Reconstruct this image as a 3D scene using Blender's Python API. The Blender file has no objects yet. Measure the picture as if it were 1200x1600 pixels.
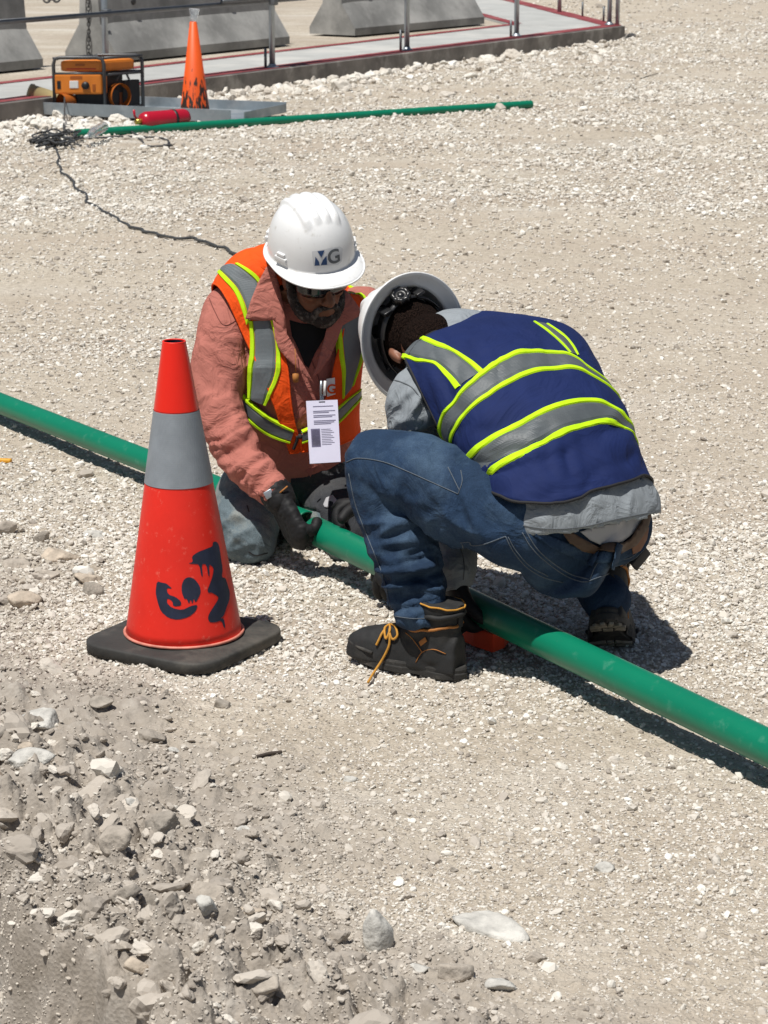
import bpy, bmesh, math, random
import numpy as np
from mathutils import Vector, Matrix
from mathutils.bvhtree import BVHTree
from mathutils.geometry import delaunay_2d_cdt

SC = bpy.context.scene
COL = SC.collection
random.seed(7)
RNG = np.random.default_rng(7)

# ------------------------------------------------------------------ camera, world, sun
PITCH = math.radians(14.76); CH = 1.79; FPX = 3800.0
cam_data = bpy.data.cameras.new('camera'); cam = bpy.data.objects.new('camera', cam_data); COL.objects.link(cam)
cam.location = (0, 0, CH); cam.rotation_euler = (math.pi / 2 - PITCH, 0, 0)
cam_data.sensor_fit = 'VERTICAL'; cam_data.sensor_height = 36.0; cam_data.lens = 36.0 * FPX / 1600.0
cam_data.clip_start = 0.1; cam_data.clip_end = 6000
cam_data.dof.use_dof = True; cam_data.dof.focus_distance = 5.8; cam_data.dof.aperture_fstop = 18.0
SC.camera = cam

SUN_TRAVEL = Vector((0.25, 0.30, -1.0)).normalized()
world = bpy.data.worlds.new('World'); SC.world = world; world.use_nodes = True
wn = world.node_tree; wn.nodes.clear()
sky = wn.nodes.new('ShaderNodeTexSky'); sky.sky_type = 'NISHITA'; sky.sun_disc = False
sky.sun_elevation = math.asin(-SUN_TRAVEL.z); sky.sun_rotation = math.atan2(-SUN_TRAVEL.x, -SUN_TRAVEL.y) % (2 * math.pi)
bgn = wn.nodes.new('ShaderNodeBackground'); bgn.inputs[1].default_value = 0.05
won = wn.nodes.new('ShaderNodeOutputWorld')
wn.links.new(sky.outputs[0], bgn.inputs[0]); wn.links.new(bgn.outputs[0], won.inputs[0])
sl = bpy.data.lights.new('sun', 'SUN'); sl.energy = 5.0; sl.angle = math.radians(0.53); sl.color = (1.0, 0.965, 0.91)
sun = bpy.data.objects.new('sun', sl); COL.objects.link(sun); sun.location = (0, 0, 20)
sun.rotation_mode = 'QUATERNION'; sun.rotation_quaternion = SUN_TRAVEL.to_track_quat('-Z', 'Y')
SC.view_settings.view_transform = 'Standard'; SC.view_settings.look = 'None'
SC.view_settings.exposure = 0.02; SC.view_settings.gamma = 1.0; SC.view_settings.use_curve_mapping = False

# ------------------------------------------------------------------ geometry helpers
CAM = Vector((0, 0, CH)); FWD = Vector((0, math.cos(PITCH), -math.sin(PITCH))); UPV = Vector((0, math.sin(PITCH), math.cos(PITCH))); RGT = Vector((1, 0, 0))
def ray(px, py): return FWD + RGT * ((px - 600) / FPX) + UPV * ((800 - py) / FPX)
def W(px, py, d): return CAM + ray(px, py) * d
def G(px, py, z=0.0):
    r = ray(px, py); return CAM + r * ((z - CH) / r.z)
def cv(x, y, z): return RGT * x + UPV * y + FWD * z          # a direction given as right / up / away from the viewer
def V3(a): return np.array(a, dtype=float)

def _hash(ix, iy, iz, s):
    h = (ix * 374761393 + iy * 668265263 + iz * 1274126177 + s * 974711) & 0xFFFFFFFF
    h = ((h ^ (h >> 13)) * 1103515245) & 0xFFFFFFFF
    h = ((h ^ (h >> 15)) * 2246822519) & 0xFFFFFFFF
    return ((h ^ (h >> 16)) & 0xFFFF) / 65535.0
def noise3(P, s=0):
    """value noise in -1..1, P is (n,3)"""
    P = np.asarray(P, float); I = np.floor(P).astype(np.int64); f = P - I; w = f * f * f * (f * (f * 6 - 15) + 10)
    out = 0
    for dx in (0, 1):
        wx = w[:, 0] if dx else 1 - w[:, 0]
        for dy in (0, 1):
            wy = w[:, 1] if dy else 1 - w[:, 1]
            for dz in (0, 1):
                wz = w[:, 2] if dz else 1 - w[:, 2]
                out = out + wx * wy * wz * _hash(I[:, 0] + dx, I[:, 1] + dy, I[:, 2] + dz, s)
    return out * 2 - 1
def noise2(x, y, s=0):
    x = np.asarray(x, float); y = np.asarray(y, float)
    ix = np.floor(x).astype(np.int64); iy = np.floor(y).astype(np.int64); fx = x - ix; fy = y - iy
    fx = fx * fx * (3 - 2 * fx); fy = fy * fy * (3 - 2 * fy)
    a = _hash(ix, iy, 0, s); b = _hash(ix + 1, iy, 0, s); c = _hash(ix, iy + 1, 0, s); d = _hash(ix + 1, iy + 1, 0, s)
    return ((a * (1 - fx) + b * fx) * (1 - fy) + (c * (1 - fx) + d * fx) * fy) * 2 - 1
def fbm2(x, y, sc, octv, s=0, g=0.5):
    v = 0; a = 1; t = 0
    for k in range(octv):
        v = v + a * noise2(x / sc + 17.3 * k, y / sc - 9.1 * k, s + k); t += a; a *= g; sc *= 0.5
    return v / t
def sstep(a, b, x):
    t = np.clip((x - a) / (b - a), 0, 1); return t * t * (3 - 2 * t)

RL = {}
def empty(name, loc, label=None, cat=None, group=None):
    o = bpy.data.objects.new(name, None); COL.objects.link(o); o.location = loc; o.empty_display_size = 0.1
    RL[o.name] = Vector(loc); tag(o, label, cat, group); return o
def tag(o, label=None, cat=None, group=None, kind=None):
    if label: o['label'] = label
    if cat: o['category'] = cat
    if group: o['group'] = group
    if kind: o['kind'] = kind
    return o
def mk(name, V, F, m, parent=None, smooth=True, loc=None):
    V = np.asarray([tuple(v) for v in V] if not isinstance(V, np.ndarray) else V, float).reshape(-1, 3)
    if parent is not None: root = RL[parent.name]
    elif loc is not None: root = Vector(loc)
    else: root = Vector(((V[:, 0].min() + V[:, 0].max()) / 2, (V[:, 1].min() + V[:, 1].max()) / 2, V[:, 2].min()))
    me = bpy.data.meshes.new(name); me.from_pydata((V - np.array(root)).tolist(), [], [tuple(int(i) for i in f) for f in F])
    if smooth: me.polygons.foreach_set('use_smooth', [True] * len(me.polygons))
    me.update()
    if m: me.materials.append(m)
    o = bpy.data.objects.new(name, me); COL.objects.link(o)
    if parent is not None: o.parent = parent
    else: o.location = root
    RL[o.name] = root
    return o
class MB:
    def __init__(s): s.V = []; s.F = []
    def add(s, V, F):
        n = len(s.V); s.V += [tuple(v) for v in V]; s.F += [tuple(i + n for i in f) for f in F]; return s
    def mk(s, name, m, parent=None, smooth=True, loc=None): return mk(name, s.V, s.F, m, parent, smooth, loc)

def box(c, hx, hy, hz, bev=0.0):
    """box from a centre and three half vectors, bevelled edges when bev > 0"""
    c = Vector(c); hx = Vector(hx); hy = Vector(hy); hz = Vector(hz)
    bm = bmesh.new(); bmesh.ops.create_cube(bm, size=2)
    L = [hx.length, hy.length, hz.length]
    for v in bm.verts: v.co = Vector((v.co.x * L[0], v.co.y * L[1], v.co.z * L[2]))
    if bev > 0: bmesh.ops.bevel(bm, geom=bm.edges[:], offset=bev, segments=2, affect='EDGES', profile=0.6)
    ux, uy, uz = hx.normalized(), hy.normalized(), hz.normalized()
    bm.verts.index_update()
    V = [c + ux * v.co.x + uy * v.co.y + uz * v.co.z for v in bm.verts]; F = [[v.index for v in f.verts] for f in bm.faces]
    if ux.cross(uy).dot(uz) < 0: F = [f[::-1] for f in F]
    bm.free(); return V, F
def catmull(P, n):
    P = np.asarray([tuple(p) for p in P], float); m = len(P)
    if m == 2:
        t = np.linspace(0, 1, n)[:, None]; return P[0] * (1 - t) + P[1] * t
    E = np.vstack([2 * P[0] - P[1], P, 2 * P[-1] - P[-2]]); out = []
    for t in np.linspace(0, m - 1 - 1e-9, n):
        i = int(t); f = t - i; a, b, c, d = E[i], E[i + 1], E[i + 2], E[i + 3]
        out.append(0.5 * ((2 * b) + (-a + c) * f + (2 * a - 5 * b + 4 * c - d) * f * f + (-a + 3 * b - 3 * c + d) * f ** 3))
    return np.array(out)
def tube(P, R, seg=12, n=None, side=None, cap=True, flat=1.0, round_end=False):
    """swept tube; R a number or a list per point; flat scales the second axis (a number or a list)"""
    P = [Vector(p) for p in P]; n = n or len(P)
    R = [R] * len(P) if not hasattr(R, '__len__') else list(R); fl = [flat] * len(P) if not hasattr(flat, '__len__') else list(flat)
    C = catmull(P, n); t = np.linspace(0, len(P) - 1, n); rr = np.interp(t, range(len(P)), R); ff = np.interp(t, range(len(P)), fl)
    T = np.gradient(C, axis=0) if n > 2 else np.array([C[1] - C[0]] * 2)
    T = T / np.maximum(np.linalg.norm(T, axis=1)[:, None], 1e-9)
    if round_end:
        A, B = [], []
        for k in (0.0, 0.45, 0.8): A.append((C[0] - T[0] * rr[0] * (1 - k), rr[0] * math.sqrt(max(1 - (1 - k) ** 2, 0.0009)), ff[0], T[0])); 
        for k in (0.8, 0.45, 0.0): B.append((C[-1] + T[-1] * rr[-1] * (1 - k), rr[-1] * math.sqrt(max(1 - (1 - k) ** 2, 0.0009)), ff[-1], T[-1]))
        C = np.array([a[0] for a in A] + list(C) + [b[0] for b in B]); rr = np.array([a[1] for a in A] + list(rr) + [b[1] for b in B])
        ff = np.array([a[2] for a in A] + list(ff) + [b[2] for b in B]); T = np.array([a[3] for a in A] + list(T) + [b[3] for b in B]); n += 6
    s = Vector(side) if side is not None else Vector((0.31, 0.11, 0.94))
    V = []; F = []
    for i in range(n):
        tt = Vector(T[i]); a = s - tt * s.dot(tt)
        if a.length < 1e-4: a = tt.orthogonal()
        a.normalize(); b = tt.cross(a); s = a
        for k in range(seg):
            an = 2 * math.pi * k / seg; V.append(Vector(C[i]) + a * (math.cos(an) * rr[i]) + b * (math.sin(an) * rr[i] * ff[i]))
    for i in range(n - 1):
        for k in range(seg): F.append((i * seg + k, i * seg + (k + 1) % seg, (i + 1) * seg + (k + 1) % seg, (i + 1) * seg + k))
    if cap: F.append(tuple(range(seg))[::-1]); F.append(tuple((n - 1) * seg + k for k in range(seg)))
    return V, F
def lathe(prof, c=(0, 0, 0), seg=48, ax=(0, 0, 1), cap=False):
    ax = Vector(ax).normalized(); a = ax.orthogonal().normalized(); b = ax.cross(a); c = Vector(c); V = []; F = []
    for r, h in prof:
        for k in range(seg):
            t = 2 * math.pi * k / seg; V.append(c + ax * h + a * (r * math.cos(t)) + b * (r * math.sin(t)))
    for i in range(len(prof) - 1):
        for k in range(seg): F.append((i * seg + k, i * seg + (k + 1) % seg, (i + 1) * seg + (k + 1) % seg, (i + 1) * seg + k))
    if cap: F.append(tuple(range(seg))[::-1]); F.append(tuple((len(prof) - 1) * seg + k for k in range(seg)))
    return V, F
def extrude_poly(P, d):
    """closed prism: polygon points P (world) swept along d"""
    P = [Vector(p) for p in P]; d = Vector(d); n = len(P); V = P + [p + d for p in P]
    F = [tuple(range(n))[::-1], tuple(range(n, 2 * n))] + [(i, (i + 1) % n, n + (i + 1) % n, n + i) for i in range(n)]
    nrm = (P[1] - P[0]).cross(P[2] - P[1])
    return V, F
def fixn(o):
    bm = bmesh.new(); bm.from_mesh(o.data); bmesh.ops.recalc_face_normals(bm, faces=bm.faces[:]); bm.to_mesh(o.data); bm.free(); return o
def bvh_of(o):
    V = [o.matrix_world @ v.co if False else v.co + RL[o.name] for v in o.data.vertices]
    return BVHTree.FromPolygons([tuple(v) for v in V], [tuple(p.vertices) for p in o.data.polygons])
def hit(bvh, px, py):
    r = ray(px, py).normalized(); h = bvh.ray_cast(CAM, r)
    if h[0] is None: return None
    n = h[1] if h[1].dot(r) < 0 else -h[1]
    return h[0], n, h[2]
def decal(bvh, poly, off=0.002, step=5.0, thick=0.0):
    """a patch of cloth or paint that lies on a surface; outline given where it is seen"""
    pts = []
    for i in range(len(poly)):
        a = Vector(poly[i]); b = Vector(poly[(i + 1) % len(poly)]); k = max(1, int((b - a).length / step))
        for j in range(k): pts.append(a + (b - a) * (j / k))
    nb = len(pts)
    xs = [p.x for p in pts]; ys = [p.y for p in pts]
    def inside(x, y):
        c = False
        for i in range(nb):
            a, b = pts[i], pts[(i + 1) % nb]
            if (a.y > y) != (b.y > y) and x < (b.x - a.x) * (y - a.y) / (b.y - a.y) + a.x: c = not c
        return c
    y = min(ys) + step / 2
    while y < max(ys):
        x = min(xs) + step / 2
        while x < max(xs):
            if inside(x, y) and min((Vector((x, y)) - p).length for p in pts[:nb]) > step * 0.45: pts.append(Vector((x, y)))
            x += step
        y += step
    v, e, f, *_ = delaunay_2d_cdt(pts, [], [list(range(nb))], 1, 1e-5)
    P = []; last = None
    for q in v:
        h = hit(bvh, q.x, q.y)
        P.append((h[0] + h[1] * off) if h else None)
    good = [i for i, p in enumerate(P) if p is not None]
    for i, p in enumerate(P):
        if p is None:
            j = min(good, key=lambda g: (v[g] - v[i]).length_squared)
            d = (P[j] - CAM).dot(FWD); P[i] = W(v[i].x, v[i].y, d)
    F = [tuple(t) for t in f]
    if thick > 0:
        n = len(P); cnt = {}
        for t in F:
            for a, b in zip(t, t[1:] + t[:1]): cnt[(a, b)] = 1
        P2 = [p - (p - CAM).normalized() * thick for p in P]
        F2 = [tuple(i + n for i in t) for t in F]; S = [(a, b, b + n, a + n) for (a, b) in cnt if (b, a) not in cnt]
        return P + P2, [t[::-1] for t in F] + F2 + S
    return P, F
def seam(bvh, pl, r=0.0014, off=0.0005, n=None):
    """a thin raised thread line lying on a surface"""
    C = catmull([(p[0], p[1], 0) for p in pl], n or max(6, len(pl) * 6)); P = []
    for c in C:
        h = hit(bvh, c[0], c[1])
        if h: P.append(h[0] + h[1] * off)
    return tube(P, r, seg=5) if len(P) > 2 else ([], [])

# ------------------------------------------------------------------ materials
def mat(name, col, rough=0.8, var=0.12, vs=6.0, bump=0.0, bs=120.0, metal=0.0, col2=None, c2s=2.5, c2lo=0.5, c2hi=0.62, spec=0.5, stretch=(1, 1, 1), trans=0.0, bdist=0.002, coat=0.0, sub=0.0, det=6.0, crease=0.0, crs=13.0):
    m = bpy.data.materials.new(name); m.use_nodes = True; nt = m.node_tree; N = nt.nodes; Lk = nt.links
    b = N['Principled BSDF']; b.inputs['Roughness'].default_value = rough; b.inputs['Metallic'].default_value = metal
    b.inputs['Specular IOR Level'].default_value = spec; b.inputs['Transmission Weight'].default_value = trans; b.inputs['Coat Weight'].default_value = coat
    tc = N.new('ShaderNodeTexCoord'); mp = N.new('ShaderNodeMapping'); mp.inputs['Scale'].default_value = stretch; Lk.new(tc.outputs['Object'], mp.inputs[0])
    n1 = N.new('ShaderNodeTexNoise'); n1.inputs['Scale'].default_value = vs; n1.inputs['Detail'].default_value = det; n1.inputs['Roughness'].default_value = 0.6; Lk.new(mp.outputs[0], n1.inputs[0])
    cr = N.new('ShaderNodeValToRGB'); cr.color_ramp.elements[0].position = 0.3; cr.color_ramp.elements[1].position = 0.7
    cr.color_ramp.elements[0].color = tuple(min(1, c * (1 - var)) for c in col) + (1,); cr.color_ramp.elements[1].color = tuple(min(1, c * (1 + var)) for c in col) + (1,)
    Lk.new(n1.outputs[0], cr.inputs[0]); out = cr.outputs[0]
    if col2:
        n2 = N.new('ShaderNodeTexNoise'); n2.inputs['Scale'].default_value = c2s; n2.inputs['Detail'].default_value = 8; n2.inputs['Roughness'].default_value = 0.65; Lk.new(mp.outputs[0], n2.inputs[0])
        r2 = N.new('ShaderNodeValToRGB'); r2.color_ramp.elements[0].position = c2lo; r2.color_ramp.elements[1].position = c2hi; Lk.new(n2.outputs[0], r2.inputs[0])
        mx = N.new('ShaderNodeMixRGB'); mx.inputs[2].default_value = tuple(col2) + (1,); Lk.new(r2.outputs[0], mx.inputs[0]); Lk.new(out, mx.inputs[1]); out = mx.outputs[0]
    Lk.new(out, b.inputs['Base Color'])
    if bump > 0:
        n3 = N.new('ShaderNodeTexNoise'); n3.inputs['Scale'].default_value = bs; n3.inputs['Detail'].default_value = 5; Lk.new(mp.outputs[0], n3.inputs[0])
        bp = N.new('ShaderNodeBump'); bp.inputs['Strength'].default_value = bump; bp.inputs['Distance'].default_value = bdist; Lk.new(n3.outputs[0], bp.inputs['Height']); Lk.new(bp.outputs[0], b.inputs['Normal'])
    if crease > 0:
        n4 = N.new('ShaderNodeTexNoise'); n4.inputs['Scale'].default_value = crs; n4.inputs['Detail'].default_value = 4; n4.inputs['Distortion'].default_value = 1.6; Lk.new(mp.outputs[0], n4.inputs[0])
        sb = N.new('ShaderNodeMath'); sb.operation = 'SUBTRACT'; sb.inputs[1].default_value = 0.5; Lk.new(n4.outputs[0], sb.inputs[0]); ab = N.new('ShaderNodeMath'); ab.operation = 'ABSOLUTE'; Lk.new(sb.outputs[0], ab.inputs[0])
        b4 = N.new('ShaderNodeBump'); b4.invert = True; b4.inputs['Strength'].default_value = crease; b4.inputs['Distance'].default_value = 0.035; Lk.new(ab.outputs[0], b4.inputs['Height'])
        if bump > 0: Lk.new(bp.outputs[0], b4.inputs['Normal'])
        Lk.new(b4.outputs[0], b.inputs['Normal'])
    return m
# ------------------------------------------------------------------ ground
EA = V3((-0.671, 4.07)); EB = V3((-0.396, 3.57)); ED = (EB - EA) / np.linalg.norm(EB - EA); EN = V3((ED[1], -ED[0])) ; EN = EN if EN[1] < 0 else -EN
def edge_dist(x, y):                     # > 0 on the trench side
    s = (x - EA[0]) * EN[0] + (y - EA[1]) * EN[1]
    return s + 0.085 * fbm2(x, y, 0.20, 4, 31) + 0.02 * noise2(x / 0.05, y / 0.05, 35)
def dirt_mask(x, y):
    s = edge_dist(x, y) + 0.22 * fbm2(x, y, 0.5, 3, 41)
    m = sstep(-0.78, -0.42, s)
    for (px, py, rx, ry, k) in ((60, 1120, 0.30, 0.36, 1.0), (20, 920, 0.2, 0.5, 0.55), (560, 1540, 0.28, 0.2, 0.8), (620, 1560, 0.2, 0.14, 0.5)):
        g = G(px, py); d = np.sqrt(((x - g.x) / rx) ** 2 + ((y - g.y) / ry) ** 2) + 0.35 * fbm2(x, y, 0.15, 3, 51)
        m = np.maximum(m, k * (1 - sstep(0.6, 1.15, d)))
    return m
def smooth_mask(x, y):                   # rolled, sandy streaks in the yard
    a = fbm2(x * 0.55 + y * 0.2, y * 0.9, 1.4, 3, 61); b = sstep(7.0, 9.0, y) * (1 - sstep(11, 16, y))
    g = G(700, 1290); c = 1 - sstep(0.5, 1.25, np.sqrt(((x - g.x) / 0.55) ** 2 + ((y - g.y) / 0.33) ** 2) + 0.3 * fbm2(x, y, 0.3, 2, 62))
    b2 = np.exp(-((y - 10.5) / 2.6) ** 2) * (1 - sstep(-0.3, 1.4, x - 0.1 * y)) ; return np.clip(sstep(-0.1, 0.35, a + 0.25 * b + 0.55 * b2) + 0.8 * c, 0, 1)
def ground_z(x, y, fine=True):
    x = np.asarray(x, float); y = np.asarray(y, float); D = np.hypot(x, y)
    near = 1 - sstep(20, 60, D)
    z = 0.012 * fbm2(x, y, 1.7, 2, 1) * near
    s = edge_dist(x, y); dm = dirt_mask(x, y)
    z = z + dm * (0.012 + 0.036 * fbm2(x, y, 0.17, 5, 5, 0.6)) * (1 - sstep(6, 7, y))
    fall = np.where(s > 0, s, 0)
    wall = -(0.11 * sstep(0, 0.05, fall) + fall * 1.15)
    wall = np.maximum(wall, -0.95) + sstep(0.02, 0.15, s) * (0.06 * fbm2(x + z, y, 0.16, 5, 8, 0.6) + 0.045 * np.abs(fbm2(x + 0.5 * z, y, 0.07, 4, 9, 0.6)))
    z = z + np.where(s > 0, wall, 0)
    bank = sstep(-0.55, -0.25, s) * (1 - sstep(0.25, 0.5, s)); z = z + bank * (0.085 * np.abs(fbm2(x, y, 0.13, 3, 23)) + 0.055 * np.abs(fbm2(x, y, 0.05, 3, 24, 0.65)) - 0.03 * sstep(-0.4, 0.0, s))
    z = z + 0.022 * np.exp(-((s + 0.10) / 0.12) ** 2) + 0.045 * fbm2(x, y, 0.09, 4, 19, 0.6) * np.exp(-((s - 0.03) / 0.14) ** 2)
    if fine:
        sm = smooth_mask(x, y); A = (0.0062 * (1 - 0.6 * sm) + 0.005 * dm) * (1 - 0.75 * sstep(0.02, 0.1, s))
        f1 = np.abs(fbm2(x, y, 0.055, 4, 11, 0.62)); f2 = fbm2(x, y, 0.02, 3, 13, 0.6)
        z = z + A * (2.2 * f1 + 1.3 * f2) * (1 - sstep(14, 30, D))
        z = z + 0.010 * np.abs(fbm2(x, y, 0.14, 3, 15)) * sstep(10, 14, D) * (1 - sstep(40, 80, D))
    return z
def gz(x, y): return float(ground_z(np.array([x]), np.array([y]))[0])

def ground_mesh():
    core = np.arange(-14.5, 14.51, 0.052); outer = np.array([17, 20, 24, 29, 35, 42, 50, 60, 75, 90, 110, 135, 160, 180.0])
    ang = np.radians(np.concatenate([-outer[:-1][::-1], core, outer]))
    pys = np.arange(-30, 1900, 2.6); rr = []
    for p in pys:
        t = PITCH + math.atan((p - 800) / FPX); rr.append(CH / math.tan(t))
    rr = sorted(rr); far = [rr[-1] * 1.25, 60, 80, 110, 160, 250, 400, 700, 1300, 2500, 4500]; nearr = [0.3, 0.8, 1.3, 1.8, 2.2, 2.5]
    rad = np.array([r for r in nearr if r < rr[0]] + rr + far)
    A, R = np.meshgrid(ang, rad); X = (np.sin(A) * R).ravel(); Y = (np.cos(A) * R).ravel(); Z = ground_z(X, Y)
    na, nr = len(ang), len(rad)
    i = np.arange(nr - 1)[:, None] * na; k = np.arange(na)[None, :]; k2 = (k + 1) % na
    Q = np.stack([i + k, i + k2, i + na + k2, i + na + k], -1).reshape(-1, 4)[:, ::-1]
    # fan in the middle
    X = np.append(X, 0); Y = np.append(Y, 0); Z = np.append(Z, 0.0); c = len(X) - 1
    T = np.stack([np.full(na, c), np.arange(na), (np.arange(na) + 1) % na], -1)[:, ::-1]
    me = bpy.data.meshes.new('ground'); n = len(X); me.vertices.add(n); me.vertices.foreach_set('co', np.stack([X, Y, Z], -1).ravel())
    nl = Q.size + T.size; me.loops.add(nl); me.loops.foreach_set('vertex_index', np.concatenate([Q.ravel(), T.ravel()]).astype(np.int32))
    me.polygons.add(len(Q) + len(T)); st = np.concatenate([np.arange(len(Q)) * 4, Q.size + np.arange(len(T)) * 3]).astype(np.int32)
    me.polygons.foreach_set('loop_start', st)
    try: me.polygons.foreach_set('loop_total', np.concatenate([np.full(len(Q), 4), np.full(len(T), 3)]).astype(np.int32))
    except Exception: pass
    me.update(calc_edges=True); me.validate()
    a = me.attributes.new('dirt', 'FLOAT', 'POINT'); a.data.foreach_set('value', dirt_mask(X, Y).astype(np.float32))
    a = me.attributes.new('sandy', 'FLOAT', 'POINT'); a.data.foreach_set('value', smooth_mask(X, Y).astype(np.float32))
    me.polygons.foreach_set('use_smooth', [True] * len(me.polygons))
    return me

def ground_material():
    m = bpy.data.materials.new('crushed_limestone_ground'); m.use_nodes = True; nt = m.node_tree; N = nt.nodes; L = nt.links; b = N['Principled BSDF']
    b.inputs['Roughness'].default_value = 0.95; b.inputs['Specular IOR Level'].default_value = 0.15
    tc = N.new('ShaderNodeTexCoord')
    def nz(scale, det, ro=0.6, typ='n', src=None):
        n = N.new('ShaderNodeTexNoise'); n.inputs['Scale'].default_value = scale; n.inputs['Detail'].default_value = det; n.inputs['Roughness'].default_value = ro; L.new(src or tc.outputs['Object'], n.inputs[0]); return n.outputs[0]
    def ramp(s, st):
        r = N.new('ShaderNodeValToRGB'); e = r.color_ramp.elements
        while len(e) < len(st): e.new(0.5)
        for q, (p, c) in zip(e, st): q.position = p; q.color = (*c, 1) if hasattr(c, '__len__') else (c, c, c, 1)
        L.new(s, r.inputs[0]); return r.outputs[0]
    def mix(f, a, c, t='MIX'):
        x = N.new('ShaderNodeMixRGB'); x.blend_type = t
        for i, s in enumerate((f, a, c)):
            if isinstance(s, (int, float)): x.inputs[i].default_value = s
            elif isinstance(s, tuple): x.inputs[i].default_value = (*s, 1)
            else: L.new(s, x.inputs[i])
        return x.outputs[0]
    base = ramp(nz(0.9, 8, 0.65), [(0.3, (0.47, 0.425, 0.36)), (0.5, (0.58, 0.54, 0.475)), (0.72, (0.69, 0.66, 0.60))])
    fine = ramp(nz(55, 6, 0.7), [(0.3, (0.50, 0.46, 0.40)), (0.5, (0.80, 0.77, 0.72)), (0.7, (1.0, 0.98, 0.95))])
    col = mix(0.8, base, fine, 'MULTIPLY')
    vor = N.new('ShaderNodeTexVoronoi'); vor.inputs['Scale'].default_value = 62; L.new(tc.outputs['Object'], vor.inputs[0])
    chips = ramp(vor.outputs['Color'], [(0.25, (0.62, 0.57, 0.5)), (0.5, (1.0, 0.97, 0.92)), (0.8, (1.15, 1.13, 1.09))])
    col = mix(0.55, col, chips, 'MULTIPLY')
    mpp = N.new('ShaderNodeMapping'); mpp.inputs['Scale'].default_value = (0.35, 1.15, 1); mpp.inputs['Rotation'].default_value = (0, 0, 0.18); L.new(tc.outputs['Object'], mpp.inputs[0])
    warm = ramp(nz(1.3, 9, 0.68, src=mpp.outputs[0]), [(0.45, 0.0), (0.62, 0.75)]); col = mix(warm, col, (0.43, 0.365, 0.295))
    pale = ramp(nz(1.9, 9, 0.7, src=mpp.outputs[0]), [(0.52, 0.0), (0.70, 0.55)]); col = mix(pale, col, (0.68, 0.66, 0.61))
    ats = N.new('ShaderNodeAttribute'); ats.attribute_name = 'sandy'
    sf = N.new('ShaderNodeMath'); sf.operation = 'MULTIPLY'; sf.inputs[1].default_value = 0.45; L.new(ats.outputs['Fac'], sf.inputs[0])
    col = mix(sf.outputs[0], col, ramp(nz(30, 6), [(0.3, (0.42, 0.36, 0.28)), (0.7, (0.60, 0.53, 0.435))]))
    atd = N.new('ShaderNodeAttribute'); atd.attribute_name = 'dirt'
    dcol = ramp(nz(14, 9, 0.7), [(0.3, (0.235, 0.205, 0.17)), (0.55, (0.325, 0.29, 0.25)), (0.75, (0.43, 0.40, 0.355))])
    df = N.new('ShaderNodeMath'); df.operation = 'MULTIPLY'; df.inputs[1].default_value = 0.92; L.new(atd.outputs['Fac'], df.inputs[0])
    col = mix(df.outputs[0], col, dcol)
    L.new(col, b.inputs['Base Color'])
    # relief too fine for the mesh
    ad = N.new('ShaderNodeMath'); ad.operation = 'ADD'; L.new(nz(160, 5, 0.65), ad.inputs[0])
    v2 = N.new('ShaderNodeTexVoronoi'); v2.inputs['Scale'].default_value = 120; L.new(tc.outputs['Object'], v2.inputs[0]); L.new(v2.outputs['Distance'], ad.inputs[1])
    bp = N.new('ShaderNodeBump'); bp.inputs['Strength'].default_value = 0.85; bp.inputs['Distance'].default_value = 0.006; L.new(ad.outputs[0], bp.inputs['Height'])
    v3 = N.new('ShaderNodeTexVoronoi'); v3.inputs['Scale'].default_value = 26; v3.feature = 'SMOOTH_F1'; L.new(tc.outputs['Object'], v3.inputs[0])
    bp2 = N.new('ShaderNodeBump'); bp2.inputs['Strength'].default_value = 0.5; bp2.inputs['Distance'].default_value = 0.012; L.new(v3.outputs['Distance'], bp2.inputs['Height']); ms = N.new('ShaderNodeMapRange'); ms.inputs[3].default_value = 0.5; ms.inputs[4].default_value = 0.06; L.new(atd.outputs['Fac'], ms.inputs[0]); L.new(ms.outputs[0], bp2.inputs['Strength']); ms2 = N.new('ShaderNodeMapRange'); ms2.inputs[3].default_value = 0.85; ms2.inputs[4].default_value = 0.35; L.new(atd.outputs['Fac'], ms2.inputs[0]); L.new(ms2.outputs[0], bp.inputs['Strength']); L.new(bp.outputs[0], bp2.inputs['Normal'])
    L.new(bp2.outputs[0], b.inputs['Normal'])
    return m
gm = ground_mesh(); gm.materials.append(ground_material())
ground = bpy.data.objects.new('ground', gm); COL.objects.link(ground); ground['kind'] = 'structure'; RL['ground'] = Vector((0, 0, 0))

# ------------------------------------------------------------------ stones
def ico(sub):
    bm = bmesh.new(); bmesh.ops.create_icosphere(bm, subdivisions=sub, radius=1); bm.verts.index_update()
    V = np.array([v.co[:] for v in bm.verts]); F = [tuple(v.index for v in f.verts) for f in bm.faces]; bm.free(); return V / np.linalg.norm(V, axis=1)[:, None], F
ICO = {k: ico(k) for k in (1, 2, 3, 4)}
def rock_shape(seed, sub, planes=11, rough=0.0, soft=0.0):
    g = np.random.default_rng(seed); V, F = ICO[sub]
    n = g.normal(size=(planes, 3)); n /= np.linalg.norm(n, axis=1)[:, None]; d = g.uniform(0.62, 0.95, planes)
    dots = np.maximum(V @ n.T, 1e-3); r = d[None, :] / dots
    cl = 1.45 if sub >= 3 else 1.15; r = np.minimum(r, cl)
    k = 14.0 if soft else 60.0
    rr = -np.log(np.exp(-k * r).sum(1) + np.exp(-k * (cl - 0.03))) / k
    P = V * rr[:, None]
    if rough > 0:
        P = P + V * (rough * (noise3(P * 2.1, seed) * 0.9 + noise3(P * 5.0, seed + 1) * 0.5 + noise3(P * 12.0, seed + 2) * 0.3))[:, None]
    return P, F
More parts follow.
